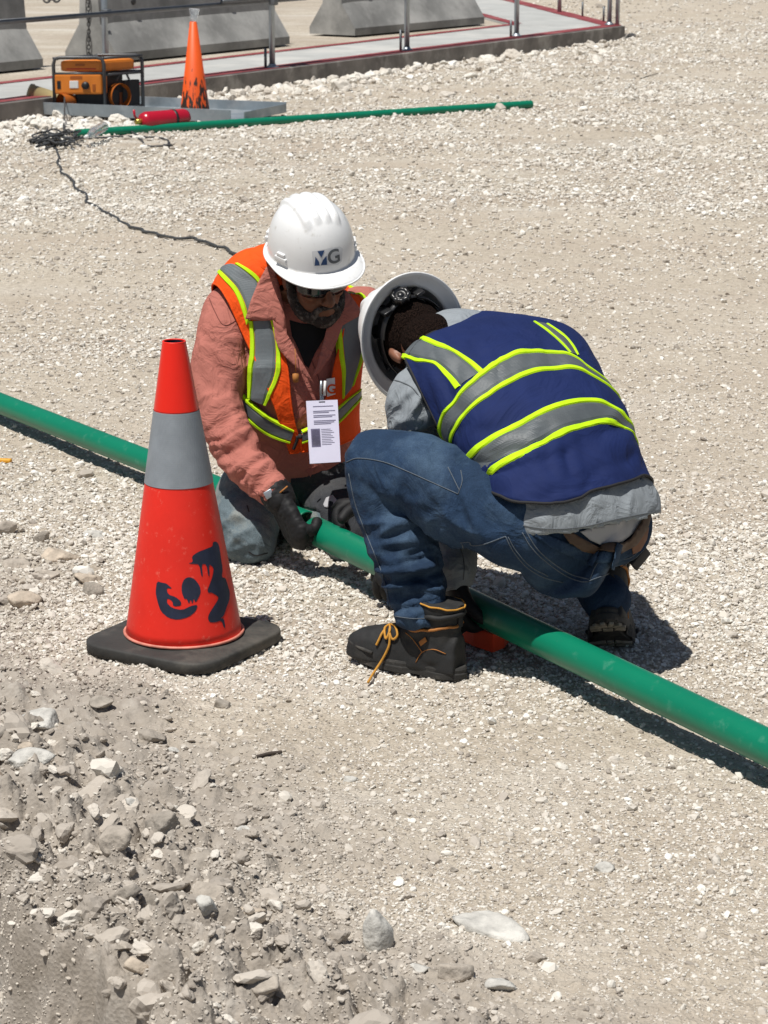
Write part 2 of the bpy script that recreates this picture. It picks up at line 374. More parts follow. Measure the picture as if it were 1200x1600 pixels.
def stone_material(name='limestone_stone', tint=1.0):
    m = bpy.data.materials.new(name); m.use_nodes = True; nt = m.node_tree; N = nt.nodes; L = nt.links; b = N['Principled BSDF']
    b.inputs['Roughness'].default_value = 0.92; b.inputs['Specular IOR Level'].default_value = 0.2
    at = N.new('ShaderNodeAttribute'); at.attribute_type = 'INSTANCER'; at.attribute_name = 'tone'
    r = N.new('ShaderNodeValToRGB'); e = r.color_ramp.elements; r.color_ramp.interpolation = 'LINEAR'
    st = [(0.0, (0.20, 0.165, 0.13)), (0.12, (0.31, 0.275, 0.235)), (0.3, (0.44, 0.395, 0.34)), (0.5, (0.57, 0.525, 0.46)), (0.75, (0.68, 0.65, 0.585)), (1.0, (0.80, 0.785, 0.74))]
    while len(e) < len(st): e.new(0.5)
    for q, (p, c) in zip(e, st): q.position = p; q.color = (*c, 1)
    L.new(at.outputs['Fac'], r.inputs[0])
    L.new(r.outputs[0], b.inputs['Base Color']); return m
def scatter(name, P, S, tone, variants, sink=0.3, kind='stuff'):
    n = len(P); me = bpy.data.meshes.new(name); me.vertices.add(n); me.vertices.foreach_set('co', P.astype(np.float32).ravel())
    def att(nm, ty, data, key='value'):
        a = me.attributes.new(nm, ty, 'POINT'); a.data.foreach_set(key, np.ascontiguousarray(data).ravel())
    g = RNG
    sc = S[:, None] * np.stack([g.uniform(0.85, 1.3, n), g.uniform(0.65, 1.0, n), g.uniform(0.45, 0.85, n)], -1)
    att('size3', 'FLOAT_VECTOR', sc.astype(np.float32), 'vector')
    att('rot3', 'FLOAT_VECTOR', np.stack([g.normal(0, 0.35, n), g.normal(0, 0.35, n), g.uniform(0, 6.283, n)], -1).astype(np.float32), 'vector')
    att('tone', 'FLOAT', tone.astype(np.float32)); att('pick', 'INT', g.integers(0, len(variants.objects), n).astype(np.int32))
    o = bpy.data.objects.new(name, me); COL.objects.link(o); o['kind'] = kind
    ng = bpy.data.node_groups.new(name + '_spread', 'GeometryNodeTree'); ng.interface.new_socket('Geometry', in_out='INPUT', socket_type='NodeSocketGeometry'); ng.interface.new_socket('Geometry', in_out='OUTPUT', socket_type='NodeSocketGeometry')
    N = ng.nodes; L = ng.links; gi = N.new('NodeGroupInput'); go = N.new('NodeGroupOutput'); ip = N.new('GeometryNodeInstanceOnPoints'); ci = N.new('GeometryNodeCollectionInfo')
    ci.inputs['Collection'].default_value = variants; ci.inputs['Separate Children'].default_value = True; ci.inputs['Reset Children'].default_value = True
    def na(nm, dt):
        a = N.new('GeometryNodeInputNamedAttribute'); a.data_type = dt; a.inputs['Name'].default_value = nm; return a.outputs['Attribute']
    L.new(gi.outputs[0], ip.inputs['Points']); L.new(ci.outputs[0], ip.inputs['Instance']); ip.inputs['Pick Instance'].default_value = True
    L.new(na('pick', 'INT'), ip.inputs['Instance Index']); L.new(na('rot3', 'FLOAT_VECTOR'), ip.inputs['Rotation']); L.new(na('size3', 'FLOAT_VECTOR'), ip.inputs['Scale'])
    L.new(ip.outputs[0], go.inputs[0]); md = o.modifiers.new('spread', 'NODES'); md.node_group = ng
    return o
SM = stone_material()
VAR = bpy.data.collections.new('gravel_variants')
for k in range(12):
    P, F = rock_shape(100 + k, 1 if k < 7 else 2, planes=8 + k % 4)
    me = bpy.data.meshes.new('chip'); me.from_pydata(P.tolist(), [], F); me.materials.append(SM); me.update()
    VAR.objects.link(bpy.data.objects.new('chip', me))
def screen_points(n, x0=-420, x1=1620, y0=-60, y1=1680):
    g = RNG; px = g.uniform(x0, x1, n); py = g.uniform(y0, y1, n)
    dx = (px - 600) / FPX; up = (800 - py) / FPX; ry = math.cos(PITCH) + up * math.sin(PITCH); rz = -math.sin(PITCH) + up * math.cos(PITCH); t = -CH / rz
    return dx * t, ry * t, t
gx, gy, gs, gt = [], [], [], []
GK = 1.0   # density
for d, cov in ((3.4, 0.75), (4.8, 0.85), (6.8, 0.62), (9.5, 0.36), (13.0, 0.16), (18.0, 0.06), (26.0, 0.022), (36, 0.007)):
    n = int(GK * cov * 2040 * 1740 / (0.6 * d * d)); x, y, dep = screen_points(n)
    dia = d * RNG.uniform(0.75, 1.35, n) * dep / FPX
    sm = smooth_mask(x, y); dm = dirt_mask(x, y)
    lim = 0.021 + 0.012 * dm + 0.02 * sstep(9, 16, y)
    keep = RNG.random(n) < (1 - 0.66 * sm) * (1 - 0.25 * dm) * (1 - sstep(lim, lim * 1.8, dia) * 0.93) * (0.72 + 0.9 * np.clip(fbm2(x * 0.6, y, 0.45, 3, 71), -1, 1))
    x, y, dia, dm, sm = x[keep], y[keep], dia[keep], dm[keep], sm[keep]; n = len(x)
    gx.append(x); gy.append(y); gs.append(dia / 2)
    tn = np.clip(RNG.normal(0.63, 0.19, n) - 0.10 * sm, 0, 1); tn = tn * (1 - 0.42 * dm); tn = np.where(RNG.random(n) < 0.03, tn * 0.3, tn); gt.append(tn)
gx = np.concatenate(gx); gy = np.concatenate(gy); gs = np.concatenate(gs); gt = np.concatenate(gt)
ok = edge_dist(gx, gy) < 0.5; gx, gy, gs, gt = gx[ok], gy[ok], gs[ok], gt[ok]
zz = ground_z(gx, gy) + gs * 0.2
print('gravel stones', len(gx))
scatter('gravel', np.stack([gx, gy, zz], -1), gs, gt, VAR)
# rubble: bigger loose lumps crowded on the spoil beside the trench and along the concrete edge
bx, by, bs, bt = [], [], [], []
for i in range(9000):
    x = RNG.uniform(-1.6, 0.5); y = RNG.uniform(3.3, 6.4); s = edge_dist(np.array([x]), np.array([y]))[0]; dm = dirt_mask(np.array([x]), np.array([y]))[0]
    if s > 0.25 or RNG.random() > (dm * 1.0 + 0.05) * math.exp(-max(-s, 0) * 1.5): continue
    r = 0.0038 + 0.0030 * RNG.exponential(1.0) ** 1.4
    if s < -0.42 and r > 0.010 and RNG.random() < 0.7: continue
    if s > 0.02:
        r *= 0.6
        if RNG.random() < 0.75: continue
    bx.append(x); by.append(y); bs.append(min(r, 0.03)); bt.append(np.clip(RNG.normal(0.27, 0.09), 0, 1) if RNG.random() < 0.88 else 0.6)
for i in range(1500):
    f = RNG.random(); px = -150 + 1150 * f; py0 = np.interp(px, [-150, 0, 210, 430, 640, 970], [192, 176, 152, 132, 100, 54]) + 3 + RNG.exponential(9)
    g_ = G(px, py0); r = 0.012 + 0.012 * RNG.exponential(1.0); bx.append(g_.x); by.append(g_.y); bs.append(min(r, 0.07)); bt.append(np.clip(RNG.normal(0.58, 0.15), 0, 1))
for i in range(420):
    g_ = G(RNG.normal(70, 90), RNG.normal(196, 11)); r = 0.013 + 0.011 * RNG.exponential(1.0); bx.append(g_.x); by.append(g_.y); bs.append(min(r, 0.05)); bt.append(np.clip(RNG.normal(0.72, 0.12), 0, 1))
bx = np.array(bx); by = np.array(by); bs = np.array(bs)
VAR2 = bpy.data.collections.new('rubble_variants')
for k in range(8):
    P, F = rock_shape(300 + k, 3, planes=6 + k % 3, rough=0.15)
    me = bpy.data.meshes.new('lump'); me.from_pydata(P.tolist(), [], F); me.materials.append(SM); me.update(); VAR2.objects.link(bpy.data.objects.new('lump', me))
scatter('rubble', np.stack([bx, by, ground_z(bx, by) + bs * 0.2], -1), bs, np.array(bt), VAR2)
# ------------------------------------------------------------------ named rocks
ROCKM = {}
def rockmat(k):
    if k not in ROCKM:
        c = {'w': (0.50, 0.485, 0.445), 'g': (0.40, 0.355, 0.30), 'd': (0.335, 0.30, 0.255), 't': (0.47, 0.40, 0.32)}[k]
        ROCKM[k] = mat('rock_' + {'w': 'white', 'g': 'grey', 'd': 'dusty_brown', 't': 'tan'}[k], c, 0.93, 0.28, 28, 1.0, 60, col2=tuple(x * 1.35 for x in c), c2s=9, c2lo=0.5, c2hi=0.7, spec=0.2, bdist=0.006)
    return ROCKM[k]
ROCKS = [ # px, py (centre), width px, height px, tone, label
 (762, 1455, 92, 44, 'w', 'long flat slanted white and grey slab of limestone lying alone at the lower centre'),
 (590, 1480, 40, 82, 'w', 'pale upright whitish block stone standing at the foot of the picture'),
 (322, 1370, 76, 46, 'd', 'big brown wedge rock with a flat base on the rim of the trench'),
 (254, 1339, 50, 42, 'd', 'round dusty brown boulder just above the wedge rock on the trench rim'),
 (185, 1366, 56, 52, 'g', 'broad grey rock half buried left of the round dusty boulder'),
 (292, 1330, 36, 22, 'd', 'small flat dusty rock tucked behind the round brown boulder'),
 (240, 1442, 58, 52, 'd', 'large rounded earth coloured rock leaning in the spoil below the wedge rock'),
 (196, 1452, 50, 40, 'd', 'dusty rock touching the left side of the large rounded earth coloured rock'),
 (328, 1452, 66, 50, 'g', 'squarish grey brown rock with a shaded front at the middle of the trench rim'),
 (390, 1468, 56, 34, 't', 'cream wedge stone right of the squarish grey brown rock'),
 (325, 1484, 34, 38, 'w', 'small pale cube of limestone below the squarish grey brown rock'),
 (428, 1480, 26, 28, 'g', 'small grey stone beside the cream wedge stone'),
 (350, 1506, 56, 28, 'w', 'flat whitish stone lying in the spoil under the cream wedge stone'),
 (118, 1462, 40, 40, 'g', 'jutting grey stone hanging over the broken edge of the trench'),
 (195, 1522, 32, 22, 'g', 'small pointed stone sticking out of the trench wall'),
 (214, 1560, 42, 36, 't', 'tan stone poking from the trench wall near the bottom of the picture'),
 (410, 1586, 64, 42, 'g', 'large pale grey rock cut off by the bottom edge of the picture'),
 (705, 1530, 64, 36, 'g', 'grey white angular rock below the long slanted slab'),
 (655, 1518, 40, 28, 'w', 'small white grey stone left of the angular rock below the slab'),
 (784, 1552, 50, 26, 'w', 'flat cream stone at the lower centre right of the angular rock'),
 (836, 1504, 36, 26, 'g', 'blocky grey stone sitting right of the slanted slab'),
 (944, 1364, 32, 24, 'w', 'white knobbly stone alone on the gravel at the lower right'),
 (681, 1350, 26, 22, 'g', 'small round grey stone on the smooth patch above the slanted slab'),
 (708, 1364, 16, 14, 'd', 'little dark cube stone right of the small round grey stone'),
 (380, 1315, 32, 26, 'w', 'pale faceted stone right of the round dusty boulder'),
 (346, 1102, 30, 22, 'd', 'brown stone on the gravel just below the front of the near cone'),
 (162, 1122, 42, 22, 'd', 'flat oval brown stone on the grey dirt left of the cone front'),
 (60, 1152, 80, 26, 'w', 'long low whitish rock on the dirt near the left edge'),
 (2, 1208, 44, 38, 'd', 'dark rounded rock cut off by the left edge of the picture'),
 (38, 1214, 30, 20, 't', 'small tan stone beside the rock cut off by the left edge'),
 (38, 1187, 32, 18, 'd', 'dusty stone above the rock cut off by the left edge'),
 (48, 1238, 76, 32, 'w', 'wide pale crusted rock on the lower left dirt'),
 (237, 1160, 42, 36, 'd', 'dusty double lump of rock on the slope below the cone'),
 (271, 1178, 26, 18, 'w', 'light oval stone right of the dusty double lump'),
 (205, 1292, 24, 16, 'w', 'small smooth pale stone above the trench rubble'),
 (38, 950, 58, 42, 't', 'heavy tan brown rock left of the near cone base'),
 (144, 930, 34, 30, 'd', 'brown rock directly left of the near cone'),
 (138, 908, 44, 26, 't', 'pale tan rock behind the brown rock beside the cone'),
 (88, 874, 72, 34, 't', 'long jagged tan rock on the left above the cone base'),
 (10, 834, 32, 34, 'g', 'grey egg shaped rock at the left edge beside the small heap'),
 (66, 846, 26, 28, 'd', 'brown pointed stone behind the long jagged tan rock'),
 (78, 906, 34, 18, 'g', 'small oval grey stone between the jagged rock and the heavy tan rock'),
 (150, 838, 40, 22, 'w', 'white crumbly stone lying left of the middle of the cone'),
 (28, 886, 46, 20, 'g', 'low grey flat rock at the left edge above the heavy tan rock'),
 (401, 1241, 30, 14, 'g', 'thin flat stone in the gravel below the near cone'),
 (545, 1219, 26, 14, 'w', 'small cream stone below the boot with yellow laces'),
 (968, 640, 22, 18, 'g', 'round grey stone on the gravel right of the blue vest'),
 (795, 83, 22, 12, 'w', 'small pale rock lying in front of the concrete kerb'),
 (52, 1040, 0, 0, 'd', '')]
for (px, py, w, h, k, lab) in ROCKS:
    if w == 0: continue
    g_ = G(px, py); dep = (g_ - CAM).dot(FWD); wx = w * dep / FPX / 2; hz = h * dep / FPX / 2
    s_ = float(edge_dist(np.array([g_.x]), np.array([g_.y]))[0])
    if s_ > 0:       # rocks in the trench wall: walk along the ray to the real surface
        r = ray(px, py)
        for t in np.arange(3.0, 7.0, 0.01):
            q = CAM + r * t
            if q.z < gz(q.x, q.y): g_ = q; break
    P, F = rock_shape(int(px * 7 + py), 4, planes=8, rough=0.065, soft=0.0) ; P = P / np.abs(P).max(0)
    yaw = random.uniform(-0.3, 0.3); c, s = math.cos(yaw), math.sin(yaw)
    P = P * V3((wx * 1.08, wx * 0.85, max(hz * 1.0, wx * 0.42)))
    if px == 762:
        c, s = math.cos(-0.75), math.sin(-0.75); P = ICO[4][0] * 0 + rock_shape(77, 4, planes=8, rough=0.05)[0] * V3((0.062, 0.025, 0.019))
    if px == 590: P = rock_shape(78, 4, planes=8, rough=0.04)[0] * V3((0.020, 0.025, 0.050)); c, s = 1, 0
    P = np.stack([P[:, 0] * c - P[:, 1] * s, P[:, 0] * s + P[:, 1] * c, P[:, 2]], -1)
    z0 = max(gz(g_.x, g_.y), g_.z if s_ > 0 else -9)
    fl = P[:, 2].min() * 0.45
    P = P + V3((g_.x, g_.y, z0 - fl * 0.55))
    tag(mk('rock', P, F, rockmat(k), smooth=True), lab, 'rock', 'rocks around the trench edge' if py > 700 and px < 900 else 'single stones in the yard')

# ------------------------------------------------------------------ concrete slab with painted edge
M_CONC = mat('pale_concrete', (0.39, 0.395, 0.38), 0.9, 0.12, 3, 0.3, 60, col2=(0.48, 0.475, 0.45), c2s=1.2)
M_KERB = mat('kerb_concrete', (0.22, 0.20, 0.18), 0.9, 0.35, 4, 0.6, 40, col2=(0.38, 0.355, 0.32), c2s=3)
M_RED = mat('maroon_edge_paint', (0.22, 0.035, 0.04), 0.75, 0.25, 5, 0.2, 60, col2=(0.30, 0.10, 0.10), c2s=2.2)
KZ = 0.15
def g3(px, py, z): q = G(px, py, z); return q
fl0 = g3(-260, 193, KZ); fr0 = g3(973, 40, KZ)
dirv = (fr0 - fl0).normalized(); fl0 = fl0 - dirv * 4.0
bk0 = g3(800, -2, KZ); bdir = (bk0 - fr0).normalized(); bk = fr0 + bdir * 16; bl = fl0 + bdir * 16
nrm = Vector((-dirv.y, dirv.x, 0))          # away from the viewer, into the slab
down = Vector((0, 0, -0.42))
il = g3(-260, 158, KZ) - dirv * 4.0; ir = g3(794, 37.5, KZ); idv = (g3(758, 28, KZ) - ir).normalized(); ix = ir + idv * 14
slabP = [fl0, fr0, fr0 + bdir * 16, ix, ir, il]
slab = MB(); slab.add(*extrude_poly(slabP, down))
so = slab.mk('pavement', M_CONC, smooth=False); fixn(so); so['kind'] = 'structure'
kf = MB()
t1, t2 = fl0 - nrm * 0.012, fr0 - nrm * 0.012 + dirv * 0.012
kf.add(*box((t1 + t2) / 2 + Vector((0, 0, -0.2)) - Vector((0, 0, 0.002)), (t2 - t1) / 2, nrm * 0.012, Vector((0, 0, 0.198)), 0.004))
ko = kf.mk('kerb', M_KERB, smooth=False); ko['kind'] = 'structure'
def strip(a, b, w, nv, z=0.004, jit=0.012, name='painted_line'):
    n = 60; V = []; F = []
    for i in range(n + 1):
        p = a.lerp(b, i / n); V += [p + nv * 0.004 + Vector((0, 0, z)), p + nv * (w + jit * random.uniform(-1, 1)) + Vector((0, 0, z))]
        if i: F.append((2 * i - 2, 2 * i, 2 * i + 1, 2 * i - 1))
    o = mk(name, V, F, M_RED, smooth=False); fixn(o); o['kind'] = 'structure'; return o
bedP = [il, ir, ix, ix + Vector((-9, 3, 0)), il + Vector((-4, 16, 0))]; bed = fixn(mk('gravel_bed', *extrude_poly([p - Vector((0, 0, 0.02)) for p in bedP], Vector((0, 0, -0.4))), gm.materials[0], smooth=False)); bed['kind'] = 'structure'
strip(fl0, fr0, 0.20, nrm); strip(fr0, fr0 + bdir * 14, 0.22, Vector((-1, 0, 0)).lerp(nrm, 0.2).normalized())
# inner painted line in front of the barriers and the gap beyond it
strip(il - nrm * 0.16, ir - nrm * 0.16, 0.13, nrm, z=0.005); strip(ir + Vector((0.012, 0, 0.004)), ir + idv * 6 + Vector((0.012, 0, 0.004)), 0.14, Vector((1, 0, 0)))

# ------------------------------------------------------------------ concrete barriers
M_BAR = mat('grey_barrier_concrete', (0.225, 0.225, 0.215), 0.9, 0.30, 2.2, 0.5, 30, col2=(0.40, 0.395, 0.375), c2s=1.6, c2lo=0.42, c2hi=0.66)
M_DARK = mat('black_iron', (0.03, 0.03, 0.03), 0.6, 0.2, 20)
def barrier(a, b, lab):
    a = Vector(a); b = Vector(b); d = (b - a).normalized(); back = Vector((-d.y, d.x, 0)); L_ = (b - a).length; cc = a + back * 0.3
    o = empty('concrete_barrier', (a.x + d.x * L_ / 2 + back.x * 0.3, a.y + d.y * L_ / 2 + back.y * 0.3, KZ), lab, 'barrier', 'concrete barriers on the slab')
    prof = [(-0.30, 0), (-0.30, 0.075), (-0.125, 0.33), (-0.085, 0.86), (-0.07, 0.88), (0.07, 0.88), (0.085, 0.86), (0.125, 0.33), (0.30, 0.075), (0.30, 0)]
    V = []; F = []; n = len(prof); st = [(0, 0.93), (0.015, 1), (0.5, 1), (1, 1)]; m_ = 14
    for i in range(m_ + 1):
        t = i / m_; k = 0.965 if i in (0, m_) else 1.0
        for (x, z) in prof:
            V.append(a + back * 0.3 + d * (L_ * min(max(t, 0.004 if i else 0), 1)) + back * (x * k) + Vector((0, 0, z * k)))
    for i in range(m_):
        for j in range(n): F.append((i * n + j, i * n + (j + 1) % n, (i + 1) * n + (j + 1) % n, (i + 1) * n + j))
    F.append(tuple(range(n))); F.append(tuple(m_ * n + j for j in range(n))[::-1])
    w = mk('wall_body', V, F, M_BAR, o, smooth=False); fixn(w)
    for s in (0.18, 0.72):
        p = a + back * 0.3 + d * (L_ * s) - back * 0.112 + Vector((0, 0, 0.50)); MB().add(*lathe([(0.0, 0.012), (0.028, 0.012), (0.034, 0.0), (0.034, -0.03)], p, 12, -back)).mk('lifting_hole', M_DARK, o)
    for s, q in ((0.0, a), (1.0, b)):
        e_ = d * (-1 if s == 0 else 1)
        p = q + back * 0.3 + Vector((0, 0, 0.62)); R = [p, p + e_ * 0.05, p + e_ * 0.05 + Vector((0, 0, 0.07)), p + Vector((0, 0, 0.07))]
        MB().add(*tube(R, 0.009, 6)).mk('end_loop', M_DARK, o)
    return o
def barr_px(x0, y0, x1, y1, lab, ext=0): return barrier(g3(x0, y0, KZ) + Vector((0, 0, 0.001)), g3(x1, y1, KZ) + Vector((0, 0, 0.001)), lab)
p0 = g3(183, 97, KZ); p1 = g3(454, 69, KZ); bd = (p1 - p0).normalized()
q1 = g3(69, 105, KZ); barrier(q1 - bd * 3.0, q1, 'grey concrete jersey barrier cut off by the upper left corner')
barr_px(183, 97, 454, 69, 'grey concrete jersey barrier standing behind the orange generator and far cone')
barr_px(556, 56, 758, 37, 'grey concrete jersey barrier farthest right, with sunlit sloping foot')

# ------------------------------------------------------------------ scaffold rail on the slab edge
M_GALV = mat('galvanised_steel', (0.36, 0.40, 0.43), 0.42, 0.15, 10, 0.15, 60, metal=0.75)
M_GALVD = mat('weathered_steel', (0.16, 0.17, 0.18), 0.5, 0.2, 10, 0.15, 60, metal=0.6)
rail = empty('guard_rail', g3(430, 105, KZ), 'galvanised tube guard rail fixed along the edge of the slab', 'railing')
posts = [(171, 133), (430, 106), (640, 79), (811, 57), (956, 39)]
PP = [g3(x, y, KZ) + nrm * 0.03 for x, y in posts]; PP = [PP[0] - dirv * (PP[1] - PP[0]).length] + PP
for p in PP:
    po = MB().add(*tube([p, p + Vector((0, 0, 1.15))], 0.026, 12)).mk('post', M_GALV, rail)
    bp_ = MB().add(*lathe([(0.055, 0.0), (0.055, 0.008), (0.035, 0.012), (0.03, 0.03)], p + Vector((0, 0, 0.005)), 16)).mk('foot_plate', M_GALV, po)
    MB().add(*box(p + Vector((0, 0, 0.56)) - nrm * 0.02, dirv * 0.03, nrm * 0.03, Vector((0, 0, 0.03)), 0.006)).mk('clamp', M_GALVD, po)
for z in (0.56, 1.1):
    a = PP[0] + Vector((0, 0, z)) - nrm * 0.05; b = PP[4] + Vector((0, 0, z)) - nrm * 0.05
    MB().add(*tube([a, a.lerp(b, 0.55)], 0.021, 10)).mk('rail', M_GALVD, rail)
    MB().add(*tube([a.lerp(b, 0.40) - nrm * 0.045 + Vector((0, 0, .03)), b], 0.021, 10)).mk('rail', M_GALVD, rail)
e0 = PP[-1]
for k in range(1, 5):
    p = fr0 + bdir * (0.05 + 2.6 * k) + Vector((-0.1, 0, 0))
    MB().add(*tube([p, p + Vector((0, 0, 1.15))], 0.026, 10)).mk('post', M_GALV, rail)
MB().add(*tube([fr0 + Vector((-.05, .1, 0)), fr0 + Vector((-.05, .1, 1.15))], 0.024, 10)).mk('post', M_GALV, rail)
pins = [(415, 106, 'steel pin beside the second rail post from the left'), (626, 80, 'steel pin beside the middle rail post'), (798, 58, 'steel pin beside the rail post right of centre'), (910, 26, 'steel pin on the red painted slab side near the corner'), (943, 34, 'steel pin close to the slab corner post')]
for x, y, lab in pins:
    p = g3(x, y, KZ); tag(MB().add(*tube([p, p + Vector((0, 0, 0.17 if x != 626 else 0.2))], 0.013, 8)).mk('steel_pin', M_GALVD), lab, 'pin', 'short steel pins in the slab edge')

# chains on the barriers
def chain(P, n, name, lab, m, size=0.02):
    C = catmull(P, n); o = empty(name, Vector(C[0]), lab, 'chain')
    for i in range(n - 1):
        a = Vector(C[i]); b = Vector(C[i + 1]); d = (b - a); u = d.normalized(); s = Vector((0, 0, 1)).cross(u) if abs(u.z) < .9 else Vector((1, 0, 0)); s.normalize(); t = u.cross(s)
        w = s if i % 2 else t; c = (a + b) / 2; L_ = d.length * 0.68; pts = []
        for k in range(10):
            an = 2 * math.pi * k / 10; pts.append(c + u * (L_ * math.cos(an)) + w * (size * math.sin(an)))
        MB().add(*tube(pts + [pts[0]], size * 0.3, 5, cap=False)).mk('link', m, o)
    return o
b1e = q1 + nrm * 0.3 + Vector((0, 0, 0.72)); b2s = p0 + nrm * 0.3 + Vector((0, 0, 0.72))
chain([b1e, b1e.lerp(b2s, 0.5) - Vector((0, 0, 0.17)), b2s], 16, 'chain', 'rusty grey chain sagging between the two left barriers', M_GALVD, 0.03)
hp = PP[1] + (PP[0] - PP[1]).normalized() * 0.2
vx = g3(139, 98, KZ); chain([vx + Vector((0, 0, 0.95)), vx + Vector((0.01, 0, 0.5)), vx + Vector((0, 0, 0.02))], 30, 'chain', 'thin dark chain hanging straight down in front of the barrier end', M_DARK, 0.014)
# ------------------------------------------------------------------ cones
M_CONE = mat('red_orange_cone_plastic', (0.76, 0.024, 0.012), 0.45, 0.10, 5, 0.15, 90, col2=(0.80, 0.17, 0.12), c2s=55, c2lo=0.60, c2hi=0.78, spec=0.45)
M_CONET = mat('clean_cone_plastic', (0.78, 0.018, 0.006), 0.30, 0.04, 5, spec=0.5)
M_RUB = mat('black_rubber_base', (0.035, 0.034, 0.031), 0.75, 0.35, 14, 0.4, 90, col2=(0.10, 0.09, 0.075), c2s=7, c2lo=0.5, c2hi=0.72)
M_NAVY = mat('navy_paint_and_hole_shade', (0.012, 0.018, 0.042), 0.55, 0.3, 30)
M_SCUFF = mat('pale_scuffed_lip', (0.62, 0.22, 0.16), 0.6, 0.3, 25)
def reflective(name, col=(0.30, 0.33, 0.36), scale=260):
    m = mat(name, col, 0.5, 0.13, 16, 0, 0, metal=0.0, spec=0.5); nt = m.node_tree; N = nt.nodes; L = nt.links
    v = N.new('ShaderNodeTexVoronoi'); v.inputs['Scale'].default_value = scale; v.inputs['Randomness'].default_value = 0.15; tc = N.new('ShaderNodeTexCoord'); L.new(tc.outputs['Object'], v.inputs[0])
    b = N.new('ShaderNodeBump'); b.inputs['Strength'].default_value = 0.5; b.inputs['Distance'].default_value = 0.001; L.new(v.outputs['Distance'], b.inputs['Height']); L.new(b.outputs[0], N['Principled BSDF'].inputs['Normal']); return m
M_REFL = reflective('grey_reflective_collar', (0.235, 0.26, 0.285), 210)
def rounded_rect(hx, hy, r, n=6, cut=None):
    P = []
    for cx, cy, a0 in ((hx - r, hy - r, 0), (-hx + r, hy - r, 90), (-hx + r, -hy + r, 180), (hx - r, -hy + r, 270)):
        for k in range(n + 1):
            a = math.radians(a0 + 90 * k / n); P.append((cx + r * math.cos(a), cy + r * math.sin(a)))
    return P
cb = G(288, 992, 0.03); cb.z = gz(cb.x, cb.y)
cone = empty('traffic_cone', (cb.x, cb.y, cb.z), 'large red cone with grey reflective collar and navy painted scrawl, nearest the viewer', 'traffic cone', 'traffic cones')
yaw = math.radians(-31); TI = math.radians(0.7)
def loc_cone(x, y, z): return Vector((cb.x + x - z * 0.012, cb.y + y, cb.z + z))
V = []; F = []; lay = [(0.985, 0.009), (1.0, 0.012), (1.0, 0.031), (0.992, 0.0345), (0.975, 0.036), (0.90, 0.037), (0.62, 0.041), (0.3, 0.045)]
R0 = rounded_rect(0.187, 0.187, 0.075, 6); n = len(R0)
R0 = [(x * 1.0, y) for x, y in R0]
for k, z in lay:
    for x, y in R0:
        xx, yy = x * k, y * k
        V.append(loc_cone(xx * math.cos(yaw) - yy * math.sin(yaw), xx * math.sin(yaw) + yy * math.cos(yaw), z))
for i in range(len(lay) - 1):
    for k in range(n): F.append((i * n + k, i * n + (k + 1) % n, (i + 1) * n + (k + 1) % n, (i + 1) * n + k))
F.append(tuple(range(n))[::-1]); F.append(tuple((len(lay) - 1) * n + k for k in range(n)))
base = mk('base_plate', V, F, M_RUB, cone)
for k in range(4):
    a = yaw + math.pi / 4 + math.pi / 2 * k; c = loc_cone(0.19 * math.cos(a), 0.19 * math.sin(a), 0.007)
    MB().add(*box(c, (0.025 * math.cos(a), 0.025 * math.sin(a), 0), (-0.02 * math.sin(a), 0.02 * math.cos(a), 0), (0, 0, 0.009), 0.003)).mk('foot', M_RUB, base)
CH_, RB, RT = 0.742, 0.1385, 0.0265
def crad(z): return RB + (RT - RB) * z / 0.70
def cone_surf(z0, z1, off, m, name, n=20, lip=None, seg=72):
    V = []; F = []; zs = np.linspace(z0, z1, n)
    for z in zs:
        for k in range(seg):
            a = 2 * math.pi * k / seg; r = crad(z) + off; V.append(loc_cone(r * math.cos(a), r * math.sin(a), z + 0.043))
    for i in range(n - 1):
        for k in range(seg): F.append((i * seg + k, i * seg + (k + 1) % seg, (i + 1) * seg + (k + 1) % seg, (i + 1) * seg + k))
    return mk(name, V, F, m, cone)
cbody = cone_surf(0.0, 0.70, 0, M_CONE, 'body', 30)
cone_surf(0.542, 0.700, 0.0008, M_CONET, 'top_section', 8)
md = cbody.modifiers.new('t', 'SOLIDIFY'); md.thickness = 0.003
cone_surf(0.368, 0.540, 0.0014, M_REFL, 'reflective_collar', 8)
def ring_at(z, r, rr, m, name, par): 
    P = [loc_cone(r * math.cos(2 * math.pi * k / 48), r * math.sin(2 * math.pi * k / 48), z) for k in range(49)]
    return MB().add(*tube(P, rr, 6, cap=False)).mk(name, m, par)
ring_at(0.045, RB + 0.002, 0.004, M_SCUFF, 'base_lip', cone); ring_at(0.743, RT - 0.001, 0.0022, M_CONE, 'top_rim', cone)
cone_surf(0.66, 0.699, -0.0035, M_NAVY, 'hole_shade_liner', 4)  # dark inner sleeve paints the shade inside the open tip
cbv = bvh_of(cbody)
def hd(lst, x0=120, y0=500, s=0.35015): return [(x0 + a * s, y0 + b * s) for a, b in lst]
